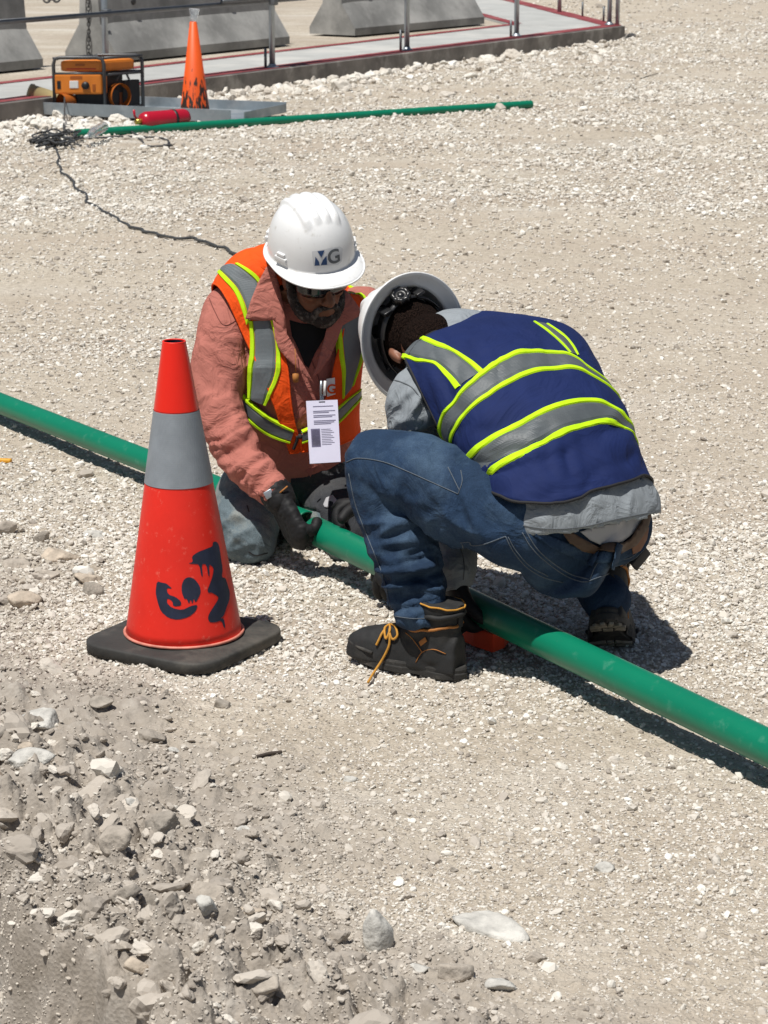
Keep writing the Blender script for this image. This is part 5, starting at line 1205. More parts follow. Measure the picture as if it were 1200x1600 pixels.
# shirt
spk2 = [limb([W(700, 600, 5.74), W(655, 622, 5.68), W(652, 665, 5.72), elL], [0.070, 0.074, 0.070, 0.062], n=30), limb([elL, W(690, 810, 5.82), W(712, 868, 5.76), wrL + cv(0, 0.012, 0)], [0.060, 0.056, 0.050, 0.045], n=30),
        limb([W(830, 590, 5.92), shR, elR], [0.085, 0.074, 0.06]), limb([elR, wrR], [0.058, 0.042])]
shl2 = Loft([(904, 820, 5.50, 0.200, 0.138), (900, 802, 5.50, 0.204, 0.138)] + [(r[0], r[1], r[2], r[3] * 0.955, r[4] * 0.93) for r in rows2[2:8]] + [(716, 532, 5.865, 0.086, 0.074), (692, 534, 5.89, 0.080, 0.074)], RR2, F2, 2.3, nu=90, nv=70)
def ds2(p, no):
    return 1.45 * (folds(p, W(640, 630, 5.6), cv(0.7, -0.6, 0), 0.085, 0.034, 0.012, 31, asp=3.2) + folds(p, W(700, 900, 5.7), cv(0.1, -1, 0), 0.08, 0.03, 0.005, 33) + folds(p, W(900, 805, 5.35), cv(0.97, 0.25, 0), 0.19, 0.036, 0.0045, 32, asp=3.0)
            + folds(p, W(660, 680, 5.6), cv(0.3, -1, 0), 0.07, 0.03, 0.009, 36) + 0.0012 * noise3(p / 0.03, 34))
V, F = remesh([shl2.mesh()] + spk2, 0.0062, 4, ds2); shirt2 = mk('shirt', V, F, M_SHG, man2); sb2 = BVHTree.FromPolygons([tuple(v) for v in V], F)
seams(sb2, [[(596, 606), (610, 594), (634, 600), (650, 612), (668, 640)], [(770, 790), (800, 815), (850, 826), (905, 824), (960, 812), (1000, 804), (1024, 800)], [(724, 906), (725, 880), (718, 850)]], shirt2, mat('dark_shirt_seam', (0.10, 0.11, 0.12), 0.9), 0.0014)
V, F = decal(jb, [(905, 829), (950, 818), (990, 806), (1006, 803), (990, 828), (968, 846), (940, 850), (920, 842)], 0.007, 5, 0.002); fixn(mk('undershirt', V, F, M_TEE, man2))
col2_ = [W(700, 503, 5.84), W(715, 510, 5.80), W(700, 535, 5.80), W(668, 560, 5.80)]
MB().add(*tube([W(735, 506, 5.90), W(714, 510, 5.88), W(699, 519, 5.86), W(687, 531, 5.835), W(675, 546, 5.83), W(668, 565, 5.86)], [0.012, 0.018, 0.022, 0.022, 0.018, 0.01], 12, 24, hU, True, 1.0)).mk('collar', M_SHG, man2)
# vest
VO = 0.0075
rowsV = 0.185, 0.86
def vest_mesh(lo, v0, v1, off, uA=None, uB=None, n=120, m=170, hem=None, flare=0.0):
    vs = np.linspace(v0, v1, n); P = []
    for i, v in enumerate(vs):
        a = uA(v) if uA else 0.0; b = uB(v) if uB else 1.0
        us = np.linspace(a, b, m); vv = np.full(m, v)
        if hem is not None: vv = v + hem(us) * (1 - i / (n - 1))
        P.append(lo.at(us, vv, off + flare * (1 - i / (n - 1)) ** 14))
    P = np.concatenate(P); F = [(i * m + k, i * m + k + 1, (i + 1) * m + k + 1, (i + 1) * m + k) for i in range(n - 1) for k in range(m - 1)]
    return P, F
hm = lo2.trace([(770, 760), (790, 775), (830, 790), (870, 787), (915, 772), (965, 757), (1006, 745)], 40)
hu, hv = hm; od = np.argsort(hu); hu, hv = hu[od], hv[od]; 
hm0 = float(np.mean(hv)); HPF = np.polyfit(hu - (hu[0] + hu[-1]) / 2, hv, 3); print('hem', hu[0], hu[-1], hv.min(), hv.max())
def hemf(us):
    c = (hu[0] + hu[-1]) / 2; w = np.mod(us - c + 0.5, 1) - 0.5 + c
    return np.polyval(HPF, np.clip(w, hu[2], hu[-3]) - c) - hm0
P, F = vest_mesh(lo2, hm0, 0.885, VO, hem=hemf, flare=0.013, uA=lambda v: 0.25 + 0.012, uB=lambda v: 1.25 - 0.012)
vest2 = mk('vest', P, F, M_NVY, man2)
shAx = (shR - shL).normalized()
cut_wedge(vest2, [(W(658, 612, 5.6), cv(-0.90, -0.42, 0)), (W(692, 684, 5.5), T2)])
pl_ = [(W(932, 540, 5.9), R2 * 0.95 + T2 * 0.12), (W(707, 515, 5.84), T2 * 0.8 - R2 * 0.45)]
lp = cut_planes(vest2, pl_); md = vest2.modifiers.new('t', 'SOLIDIFY'); md.thickness = 0.0024; md.offset = 0
bind(lp, 0.0035, M_EDGE, vest2)
vb2 = bvh_of(vest2)
def hoop(lo, A, B, nm, m, par, off, ext=(0.10, 0.10)):
    a = lo.trace(A, 50); b = lo.trace(B, 50); sg = 1 if a[0][-1] > a[0][0] else -1
    a = lo.trace(A, 50, (-ext[0] * sg, ext[1] * sg)); b = lo.trace(B, 50, (-ext[0] * sg, ext[1] * sg))
    V, F = lo.ribbon(a, b, off); V, F = orient_out(V, F, lo.grid.mean((0, 1))); return mk(nm, V, F, m, par, smooth=False)
def off_pl(A, B, t): return [(a[0] + (b[0] - a[0]) * t, a[1] + (b[1] - a[1]) * t) for a, b in zip(A, B)]
H1a = [(688, 682), (696, 655), (712, 625), (735, 598), (765, 577), (800, 560), (835, 552), (868, 551), (895, 562), (910, 575)]
H1b = [(707, 700), (716, 672), (734, 648), (762, 622), (792, 604), (826, 590), (862, 582), (895, 581), (918, 588), (930, 600)]
H2a = [(722, 722), (745, 703), (775, 682), (808, 664), (842, 648), (880, 634), (912, 626), (934, 628), (948, 634), (956, 644)]
H2b = [(760, 750), (784, 733), (812, 716), (842, 700), (876, 685), (906, 672), (934, 664), (955, 663), (970, 670), (976, 682)]
for A, B in ((H1a, H1b), (H2a, H2b)):
    hoop(lo2, off_pl(A, B, 0.13), off_pl(A, B, 0.85), 'reflective_band', M_TAPE, vest2, VO + 0.0042)
    hoop(lo2, off_pl(A, B, -0.04), off_pl(A, B, 0.15), 'lime_stripe', M_LIME, vest2, VO + 0.0052)
    hoop(lo2, off_pl(A, B, 0.83), off_pl(A, B, 1.04), 'lime_stripe', M_LIME, vest2, VO + 0.0052)
S1a = [(665, 531), (690, 541), (715, 552), (740, 569), (756, 583)]; S1b = [(622, 556), (650, 566), (680, 572), (700, 590), (717, 610)]
S2a = [(833, 508), (853, 522), (872, 538), (888, 556)]; S2b = [(856, 512), (876, 526), (892, 543), (901, 560)]
for A, B in ((S1a, S1b), (S2a, S2b)):
    for t0, t1, m, nm, of in ((0.13, 0.87, M_TAPE, 'reflective_band', 0.0030), (-0.02, 0.16, M_LIME, 'lime_stripe', 0.0040), (0.84, 1.02, M_LIME, 'lime_stripe', 0.0040)):
        hoop(lo2, off_pl(A, B, t0), off_pl(A, B, t1), nm, m, vest2, VO + of, (0, 0))
# hard hat
ho2, HP2, hX2, hF2_, hU2 = hat(man2, hatC, hU, hF, 'full', True)
# suspension band, ratchet knob
def hring(r0, r1, z, a0, a1, w, m, nm, par, n=40, th=0.002):
    V = []; F = []
    for k in range(n):
        t = a0 + (a1 - a0) * k / (n - 1)
        for zz_, o_ in ((z - w / 2, 0), (z + w / 2, 0), (z + w / 2, th), (z - w / 2, th)): V.append(HP2((r0 + o_) * math.cos(t), (r1 + o_) * math.sin(t), zz_))
    for k in range(n - 1):
        for j in range(4): F.append((k * 4 + j, k * 4 + (j + 1) % 4, (k + 1) * 4 + (j + 1) % 4, (k + 1) * 4 + j))
    return fixn(mk(nm, V, F, m, par))
M_BLKS = mat('glossy_black_strap', (0.012, 0.012, 0.013), 0.32, 0.1, 20, spec=0.6)
hring(0.086, 0.108, -0.006, 0, 2 * math.pi, 0.030, M_BLKS, 'headband', ho2, 60)
hring(0.088, 0.112, -0.016, math.radians(205), math.radians(335), 0.036, M_BLKS, 'rear_strap', ho2, 40, 0.004)
kc = HP2(0.0, -0.118, -0.024); ka = (-hF2_ * 0.9 - hU2 * 0.4).normalized()
kp = []; 
V = []; F = []; seg = 48
prof = [(0.0, 0.018), (0.008, 0.018), (0.009, 0.014), (0.014, 0.014), (0.0150, 0.019), (0.0225, 0.018), (0.0235, 0.002), (0.0, 0.0)]
V, F = lathe(prof, kc, seg, ka)
for i, (r, h_) in enumerate(prof):
    if r > 0.02:
        for k in range(seg):
            v = Vector(V[i * seg + k]); c0 = kc + ka * h_; V[i * seg + k] = c0 + (v - c0) * (1 + 0.07 * math.cos(k * 2 * math.pi / seg * 8))
mk('ratchet_knob', V, F, M_BLKS, ho2)
for sx in (-1, 1): MB().add(*box(HP2(sx * 0.048, -0.108, -0.018), hX2 * 0.012, hU2 * 0.020, hF2_ * 0.004, 0.002)).mk('strap_slide', M_BLKS, ho2)
# lining shadowed webbing across the crown
for a in (0.4, 1.2, 2.0, 2.7):
    P_ = [HP2(0.09 * math.cos(a) * k, 0.11 * math.sin(a) * k, 0.11 - 0.11 * abs(k) ** 2.5) for k in np.linspace(-1, 1, 13)]
    MB().add(*tube(P_, 0.009, 6, flat=0.15, side=hU2)).mk('crown_strap', M_BLKS, ho2)
# gloves
V, F = remesh(hand(wrL, cv(0.05, -1, 0.2), cv(0.9, 0.1, 0.35), 1, 1.02, (0.9, 0.9, 0.9, 0.9)), 0.003, 2, lambda p, n: 0.0032 + 0 * p[:, 0]); mk('glove', V, F, M_GLOVE, man2)
V, F = remesh(hand(wrR, cv(-0.45, -0.75, -0.3), cv(0.3, -0.6, 0.7), -1, 1.02), 0.003, 2, lambda p, n: 0.0032 + 0 * p[:, 0]); mk('glove', V, F, M_GLOVE, man2)
# boots
hl = G(722, 1062, 0.004); tl = G(560, 1028, 0.004); 
bt_, bP, bsnap, bbv = boot(man2, hl, tl - hl, Vector((0, 0, 1)), 'left boot flat on the gravel with loose yellow laces', s=1.0)
# loose lace: bow and hanging ends
topk = bP(0, 0.125, 0.150)
def lace(P, nm='lace'): MB().add(*tube(P, 0.0029, 6, n=24)).mk(nm, M_LACE, bt_)
def bl(pts):
    o = []
    for x, y, lift in pts:
        h = hit(bbv, x, y); d = ((h[0] - CAM).dot(FWD) - lift) if h else min((G(x, y, 0.012) - CAM).dot(FWD), (o[-1] - CAM).dot(FWD) if o else 9)
        o.append(W(x, y, d))
    return o
q0 = bl([(609, 975, 0.006)])[0]
lace([q0] + bl([(598, 988, .006), (592, 1000, .005), (588, 1008, .004)])); lE = bl([(609, 990, .006), (608, 1008, .006), (600, 1026, .006), (590, 1042, .006), (582, 1054, .006), (577, 1063, .006)]); lace([q0] + lE)
lace([q0] + bl([(617, 978, .008), (621, 992, .007), (614, 999, .006), (609, 990, .006)]) + [q0]); lace([q0] + bl([(601, 982, .008), (603, 998, .007), (609, 985, .006)]) + [q0])
MB().add(*tube([lE[-1], lE[-1] + cv(-0.004, -0.006, 0)], 0.0035, 6)).mk('lace', M_LACE, bt_)
# right boot, heel raised, seen from behind
h2 = W(962, 1000, 5.50); d2 = (cv(-0.10, 0, 0) + Vector((0.0, 0.84, -0.42))).normalized(); u2 = Vector((0.0, 0.44, 0.90))
h2 = G(948, 972, 0.115)
t2_ = h2 + Vector((0.03, 0.175, 0)); d2 = Vector((t2_.x, t2_.y, 0.0)) - h2
bt2, bP2, bs2, _ = boot(man2, h2, d2, Vector((0, 0.5, 0.85)), 'right boot with heel raised, tread showing', s=1.14)
M_DUSTS = mat('dusty_tread_rubber', (0.22, 0.20, 0.16), 0.9, 0.3, 60, 0.4, 120)
def lug(x, y, dx, dy, w):
    c = bP2(x, y, -0.002); e1 = bP2(x + dx, y + dy, -0.002) - c; n_ = (bP2(0, 0, 0) - bP2(0, 0, 1)).normalized(); tn = n_.cross(e1).normalized() * w
    MB().add(*box(c, e1, tn, n_ * 0.0035, 0.001)).mk('tread_lug', M_DUSTS, bt2)
for k in range(8):
    a = math.radians(-200 + 220 * k / 7); lug(0.026 * math.cos(a), 0.038 + 0.026 * math.sin(a), 0.011 * math.cos(a), 0.011 * math.sin(a), 0.0055)
lug(0, 0.045, 0.010, 0, 0.010)
for k in range(5):
    for sx in (-1, 1): lug(sx * 0.026, 0.15 + k * 0.024, sx * 0.017, 0.006, 0.007)
    lug(0, 0.145 + k * 0.024, 0.007, 0.0, 0.006)
# red tool lying under the pipe
M_TOOL = mat('red_orange_tool_plastic', (0.75, 0.06, 0.012), 0.55, 0.1, 20)
tw = [G(x, y, 0.06) for x, y in ((700, 962), (735, 938), (752, 940), (766, 958), (780, 970), (797, 973), (788, 984), (770, 991), (740, 981))]
tg = empty('pipe_saw', (tw[4].x, tw[4].y, 0.01), 'red handled pipe saw lying in the shade beside the laced boot', 'hand saw')
V, F = extrude_poly(tw, (0, 0, -0.045)); fixn(mk('handle', V, F, M_TOOL, tg, smooth=False))
V, F = extrude_poly([G(735, 946, 0.03), G(700, 930, 0.03), G(640, 905, 0.03), G(640, 914, 0.03), G(706, 960, 0.03)], (0, 0, 0.002)); fixn(mk('blade', V, F, M_GALVD, tg, smooth=False))
# ------------------------------------------------------------------ kneeling man in the orange vest
loc1 = G(450, 880, 0)
man1 = empty('person', (loc1.x, loc1.y, 0), 'bearded man kneeling in orange vest, salmon shirt, dark glasses and white hard hat', 'person')
R1 = cv(0.93, 0.02, 0.30).normalized(); F1v = cv(0.25, -0.55, -0.80)
rows1 = [(462, 752, 6.78, 0.165, 0.125), (462, 715, 6.72, 0.170, 0.128), (460, 670, 6.68, 0.168, 0.125), (458, 620, 6.64, 0.172, 0.122), (456, 568, 6.62, 0.184, 0.120), (456, 520, 6.61, 0.196, 0.112),
         (456, 474, 6.60, 0.212, 0.104), (460, 444, 6.59, 0.192, 0.086), (466, 430, 6.58, 0.142, 0.074), (472, 424, 6.57, 0.085, 0.066), (480, 414, 6.54, 0.062, 0.062)]
def wr1(P):
    return 1.45 * (folds(P, W(460, 640, 6.5), cv(0.3, -1, 0), 0.16, 0.07, 0.0025, 43) + folds(P, W(410, 540, 6.5), cv(0.8, 0.5, 0), 0.14, 0.07, 0.0015, 44) + 0.0015 * noise3(P / 0.05, 45))
lo1 = Loft(rows1, R1, F1v, 2.35, wr1)
h1c = W(487, 400, 6.42); hatC1 = W(486, 392, 6.44); hU1 = cv(0.01, 0.83, -0.55).normalized(); hF1 = cv(0.42, -0.50, -0.75); hF1 = (hF1 - hU1 * hF1.dot(hU1)).normalized()
hC1 = hatC1 - hU1 * 0.066 + hF1 * 0.014
shR1, elR1, wrR1 = W(352, 478, 6.55), W(352, 672, 6.48), W(437, 780, 6.36)
shL1, elL1, wrL1 = W(565, 478, 6.66), W(640, 600, 6.60), W(602, 792, 6.36)
hp1, hpf1 = head_parts(hC1, hU1, hF1)
kR, kL = W(385, 838, 6.52), W(540, 838, 6.55); hR1, hL1 = W(418, 748, 6.80), W(512, 748, 6.84); aR, aL = W(402, 800, 6.98), W(520, 800, 7.02)
gD1, gN1 = cv(0.42, -0.85, -0.15), cv(0.75, 0.35, 0.45)
gD2, gN2 = cv(-0.95, 0.0, 0.15), cv(-0.1, -0.9, -0.25)
bp1 = [lo1.mesh(-0.045)] + hp1 + [limb([W(468, 450, 6.60), W(476, 430, 6.55), hC1 - hU1 * 0.05 - hF1 * 0.02, hC1 - hF1 * .02], [0.07, 0.062, 0.060, 0.06])]
bp1 += [limb([hR1, kR], [0.06, 0.04]), limb([hL1, kL], [0.06, 0.04]), limb([kR, aR], [0.05, 0.04]), limb([kL, aL], [0.05, 0.04]), limb([shR1 + cv(0.02, -0.02, 0.02), elR1, wrR1], [0.035, 0.034, 0.025]), limb([shL1, elL1, wrL1], [0.035, 0.034, 0.025])]
bp1 += hand(wrR1, gD1, gN1, -1, 1.08, (0.85, 0.85, 0.9, 0.9)) + hand(wrL1, gD2, gN2, 1, 1.05, (0.8, 0.8, 0.8, 0.8))
V, F = remesh(bp1, 0.0048, 3); body1 = mk('body', V, F, M_SKIN, man1)
hairy(None, hC1, hU1, hF1, M_HAIR, man1)
# beard: jaw, chin and moustache
bpz = []
def eb(x, f, u, a, b, h, sub=4): bpz.append(([hpf1(x + v[0] * a, f + v[1] * b, u + v[2] * h) for v in ICO[sub][0]], ICO[sub][1]))
eb(0, 0.070, -0.092, 0.036, 0.030, 0.030); eb(0, 0.040, -0.085, 0.052, 0.040, 0.030)
for x in (-1, 1): bpz.append(tube([hpf1(x * 0.072, 0.010, 0.0), hpf1(x * 0.066, 0.020, -0.045), hpf1(x * 0.050, 0.045, -0.080), hpf1(x * 0.02, 0.075, -0.092)], [0.010, 0.016, 0.020, 0.018], 12, 16, round_end=True)); bpz.append(tube([hpf1(0.002 * x, 0.099, -0.048), hpf1(x * 0.02, 0.092, -0.052), hpf1(x * 0.034, 0.080, -0.072), hpf1(x * 0.034, 0.075, -0.09)], [0.006, 0.008, 0.009, 0.012], 10, 12, round_end=True))
V, F = remesh(bpz, 0.003, 2, lambda p, n: 0.0016 * noise3(p / 0.005, 9) + 0.001 * noise3(p / 0.0025, 10)); mk('beard', V, F, M_BEARD, man1)
# dark glasses
M_LENS = mat('black_lens', (0.006, 0.006, 0.007), 0.08, 0.0, 5, spec=0.8)
gls = []
def gv(t, z): 
    x = 0.074 * math.sin(t); f = 0.112 * math.cos(t) ** 0.8 if math.cos(t) > 0 else 0
    return hpf1(x, f * 0.55 + 0.038, z)
V = []; F = []; n_ = 40
for k in range(n_):
    t = -1.35 + 2.7 * k / (n_ - 1); ht = 0.019 * (1 - 0.45 * math.exp(-(t / 0.12) ** 2)) * (1 - 0.5 * abs(t / 1.35) ** 3)
    for zz_ in (1, 0.4, -0.4, -1): V.append(gv(t, 0.004 + zz_ * ht + (0.004 if zz_ == -1 and abs(t) < .15 else 0)))
for k in range(n_ - 1):
    for j in range(3): F.append((k * 4 + j, k * 4 + j + 1, (k + 1) * 4 + j + 1, (k + 1) * 4 + j))
gl = mk('safety_glasses', V, F, M_LENS, man1); gl.modifiers.new('t', 'SOLIDIFY').thickness = 0.002
for x in (-1, 1): MB().add(*tube([hpf1(x * 0.073, 0.05, 0.010), hpf1(x * 0.080, 0.0, 0.008), hpf1(x * 0.078, -0.03, -0.01)], 0.0022, 6, n=12)).mk('temple', M_BLK, gl)
# trousers
seat1 = Loft([(464, 800, 6.88, 0.13, 0.12), (464, 772, 6.86, 0.175, 0.15), (463, 735, 6.76, 0.170, 0.13), (461, 700, 6.70, 0.162, 0.12)], R1, F1v, 2.2, nu=60, nv=24)
tp1 = [seat1.mesh(), limb([hR1 + cv(0, 0.0, 0), W(392, 775, 6.68), W(386, 820, 6.55), W(390, 846, 6.50)], [0.098, 0.098, 0.090, 0.072], n=40), limb([W(392, 846, 6.52), W(398, 838, 6.75), aR], [0.068, 0.066, 0.052]),
       limb([hL1, W(525, 790, 6.70), W(540, 822, 6.58), W(545, 842, 6.54)], [0.098, 0.098, 0.088, 0.07], n=40), limb([W(545, 846, 6.56), W(530, 836, 6.78), aL], [0.066, 0.064, 0.052])]
def dj1(p, no):
    return 1.45 * (folds(p, W(370, 800, 6.4), cv(0.5, 1, 0), 0.12, 0.04, 0.0055, 51) + folds(p, W(350, 830, 6.45), cv(-0.6, 1, 0), 0.08, 0.034, 0.0065, 52) + folds(p, W(425, 810, 6.4), cv(1, 0.4, 0), 0.07, 0.03, 0.006, 54) + folds(p, W(530, 800, 6.5), cv(0.4, 1, 0), 0.10, 0.04, 0.005, 53) + 0.0012 * noise3(p / 0.03, 55))
V, F = remesh(tp1, 0.0065, 4, dj1); jeans1 = mk('jeans', V, F, M_JEAN1, man1); jb1 = BVHTree.FromPolygons([tuple(v) for v in V], F)
V, F = decal(jb1, [(452, 725), (480, 722), (525, 722), (560, 730), (575, 800), (572, 850), (540, 858), (512, 840), (500, 800), (470, 790), (455, 760)], 0.003, 6, 0.001); fixn(mk('lap_shade_overlay', V, F, M_LAPSHADE, jeans1))  # dark patch painting the shadow over lap and left thigh
V, F = decal(jb1, [(507, 790), (511, 780), (521, 776), (527, 783), (528, 792), (523, 798), (521, 786), (516, 785), (515, 795), (509, 794)], 0.006, 3, 0.001); fixn(mk('frayed_hole', V, F, M_TEE, jeans1))
seams(jb1, [[(388, 862), (400, 868), (418, 864)], [(386, 790), (389, 800)]], jeans1, M_BLK, 0.0018)
for k_, a_ in ((kR, aR), (kL, aL)):
    hb = a_ + Vector((0, -0.01, 0.0)); boot(man1, Vector((a_.x, a_.y + 0.12, 0.13)), Vector((0, -0.25, -0.9)), Vector((0, -0.9, 0.25)), None, s=0.92)
# shirt with sleeves, collar and tail
slv = [limb([W(396, 480, 6.62), W(360, 484, 6.57), W(344, 560, 6.53), W(342, 630, 6.50), elR1], [0.050, 0.072, 0.072, 0.064, 0.062], n=40),
       limb([elR1 + cv(0, 0.01, 0), W(378, 716, 6.44), W(412, 752, 6.39), W(432, 772, 6.365)], [0.062, 0.057, 0.050, 0.043], n=30),
       limb([W(545, 485, 6.66), shL1 + cv(0.008, -0.012, 0), W(610, 545, 6.60), elL1], [0.050, 0.066, 0.062, 0.056]), limb([elL1, W(632, 720, 6.40), wrL1], [0.054, 0.05, 0.042])]
shl1 = Loft([(r[0], r[1], r[2], r[3] * 0.95, r[4] * 0.93) for r in rows1[:9]] + [(470, 440, 6.565, 0.082, 0.072), (474, 432, 6.55, 0.076, 0.07)], R1, F1v, 2.3, nu=90, nv=70)
def ds1(p, no):
    return 1.45 * (folds(p, W(365, 700, 6.4), cv(-0.55, 1, 0) * -1, 0.10, 0.030, 0.010, 61, asp=4) + folds(p, W(400, 740, 6.35), cv(0.7, -0.75, 0), 0.06, 0.022, 0.007, 62, asp=4) + folds(p, W(330, 580, 6.45), cv(0.25, 1, 0), 0.13, 0.06, 0.006, 63, asp=2.2)
            + folds(p, W(375, 540, 6.45), cv(0.9, 0.5, 0), 0.09, 0.036, 0.008, 64) + folds(p, W(470, 640, 6.5), cv(0.8, 0.3, 0), 0.12, 0.05, 0.005, 65) + folds(p, W(345, 650, 6.4), cv(-0.3, 1, 0), 0.08, 0.035, 0.008, 66) + 0.0012 * noise3(p / 0.03, 67))
V, F = remesh([shl1.mesh()] + slv, 0.0062, 4, ds1); shirt1 = mk('shirt', V, F, M_SHS, man1); sb1 = BVHTree.FromPolygons([tuple(v) for v in V], F)
M_SEAM1 = mat('dark_salmon_seam', (0.16, 0.045, 0.035), 0.9)
seams(sb1, [[(322, 452), (335, 485), (350, 508), (372, 498), (386, 480)], [(392, 764), (412, 776), (436, 758)], [(486, 560), (500, 600), (505, 650)]], shirt1, M_SEAM1, 0.0012)
V, F = decal(jb1, [(440, 705), (470, 700), (500, 700), (512, 715), (498, 735), (484, 744), (470, 736), (450, 720)], 0.02, 6, 0.003); fixn(mk('shirt_tail', V, F, M_SHS, man1))
for pl in ([(409, 773), (428, 766), (443, 756), (446, 758), (430, 770), (412, 777)],):
    V, F = decal(sb1, pl, 0.002, 3, 0.001); 
# black tee in the open neck
V, F = decal(sb1, [(452, 500), (470, 505), (500, 508), (515, 508), (505, 530), (492, 552), (482, 575), (476, 570), (466, 545), (456, 525)], 0.0015, 5); fixn(mk('tee_shirt', V, F, M_BLKT, man1))
# vest: open in front, closed by a zip below
il_ = lo1.trace([(427, 462), (432, 500), (440, 540), (449, 580), (452, 620), (458, 655), (464, 680)], 50)
ir_ = lo1.trace([(540, 462), (538, 490), (530, 530), (520, 570), (512, 610), (490, 655), (470, 680)], 50)
def edgef(tr, lim):
    v = tr[1]; u = tr[0]; o = np.argsort(v); v, u = v[o], u[o]
    return lambda q: float(np.interp(q, v, u))
eL_, eR_ = edgef(il_, 0), edgef(ir_, 0)
uc = eL_(0.4); 
v_bot = lo1.trace([(440, 702), (455, 706), (470, 708)], 10)[1].mean(); v_zip = lo1.trace([(462, 676), (468, 680), (472, 682)], 6)[1].mean()
uL0, uR0 = eL_(0.9), eR_(0.9)
d_ = (uR0 - uL0 + 0.5) % 1 - 0.5
sgn = 1 if d_ > 0 else -1
def fA(v): return eR_(v) if v > v_zip else (eL_(v_zip) + ((eR_(v_zip) - eL_(v_zip) + 0.5) % 1 - 0.5) * 0.5 + 0.001 * sgn)
def fB(v):
    a = fA(v); b = eL_(v) if v > v_zip else (eL_(v_zip) + ((eR_(v_zip) - eL_(v_zip) + 0.5) % 1 - 0.5) * 0.5 - 0.001 * sgn)
    if sgn > 0: return a + ((b - a) % 1.0)
    return a - ((a - b) % 1.0)
P, F = vest_mesh(lo1, v_bot, 0.90, 0.012, uA=fA, uB=fB, n=110, m=190)
P = P.tolist(); P, F = orient_out(P, F, lo1.grid.mean((0, 1))); vest1 = mk('vest', P, F, M_ORV, man1)
lp = cut_planes(vest1, [(W(340, 462, 6.55), -R1 * 0.90 - cv(0, 0.38, 0)), (W(575, 480, 6.66), R1 * 0.96 + cv(0, 0.15, 0))])
md = vest1.modifiers.new('t', 'SOLIDIFY'); md.thickness = 0.0024; md.offset = 0
bind(lp, 0.0032, M_ORV, vest1, 'edge_binding')
def band(A, B, par=vest1, off=0.012, ext=(0, 0), m=M_TAPE1):
    for t0, t1, mm, nm, of in ((0.13, 0.87, m, 'reflective_band', 0.0044), (-0.02, 0.15, M_LIME, 'lime_stripe', 0.0054), (0.85, 1.02, M_LIME, 'lime_stripe', 0.0054)):
        hoop(lo1, off_pl(A, B, t0), off_pl(A, B, t1), nm, mm, par, off + of, ext)
band([(342, 424), (356, 440), (368, 456), (380, 482), (387, 506)], [(376, 416), (392, 424), (404, 434), (412, 452), (418, 470)])
band([(390, 500), (393, 530), (392, 560), (390, 590), (391, 620)], [(428, 500), (436, 530), (438, 560), (434, 590), (416, 632)])
band([(388, 622), (410, 642), (432, 656), (458, 670)], [(388, 650), (406, 668), (428, 682), (452, 690)], ext=(0.12, 0.0))
band([(524, 515), (526, 550), (530, 585), (530, 622)], [(564, 482), (566, 520), (560, 555), (546, 600)])
band([(538, 450), (552, 462), (566, 474), (576, 490)], [(556, 436), (566, 446), (574, 456), (582, 470)])
band([(470, 672), (486, 664), (505, 650), (522, 636)], [(470, 690), (488, 684), (510, 672), (528, 655)], ext=(0.0, 0.12))
vb1 = bvh_of(vest1)
V, F = seam(vb1, [(466, 676), (463, 690), (458, 702)], 0.0045, 0.001); 
if V: mk('zip', V, F, M_EDGE, vest1)
MB().add(*lathe([(0.0, 0), (0.007, 0), (0.007, 0.003), (0.0, 0.003)], W(469, 682, 6.46), 12, cv(0, 0, -1))).mk('zip_pull', M_EDGE, vest1)
# collar flaps lying over the vest
def flap(pl, off, nm='collar'):
    cb_ = []
    V, F = decal(vbx, pl, off, 5, 0.004); fixn(mk(nm, V, F, M_SHS, man1))
vbx = BVHTree.FromPolygons(lo1.mesh(0.016)[0], lo1.mesh()[1])
flap([(384, 498), (392, 470), (404, 440), (416, 418), (428, 412), (434, 440), (440, 470), (446, 505), (448, 530), (440, 534), (436, 512), (428, 500), (410, 501)], 0.006)
flap([(426, 500), (440, 512), (452, 530), (462, 552), (478, 578), (490, 600), (478, 590), (462, 575), (446, 558), (436, 545), (430, 530)], 0.008, 'shirt_placket')
flap([(566, 490), (545, 462), (528, 445), (520, 470), (512, 500), (505, 530), (496, 565), (486, 592), (500, 578), (514, 560), (526, 530), (534, 508), (552, 498)], 0.006)
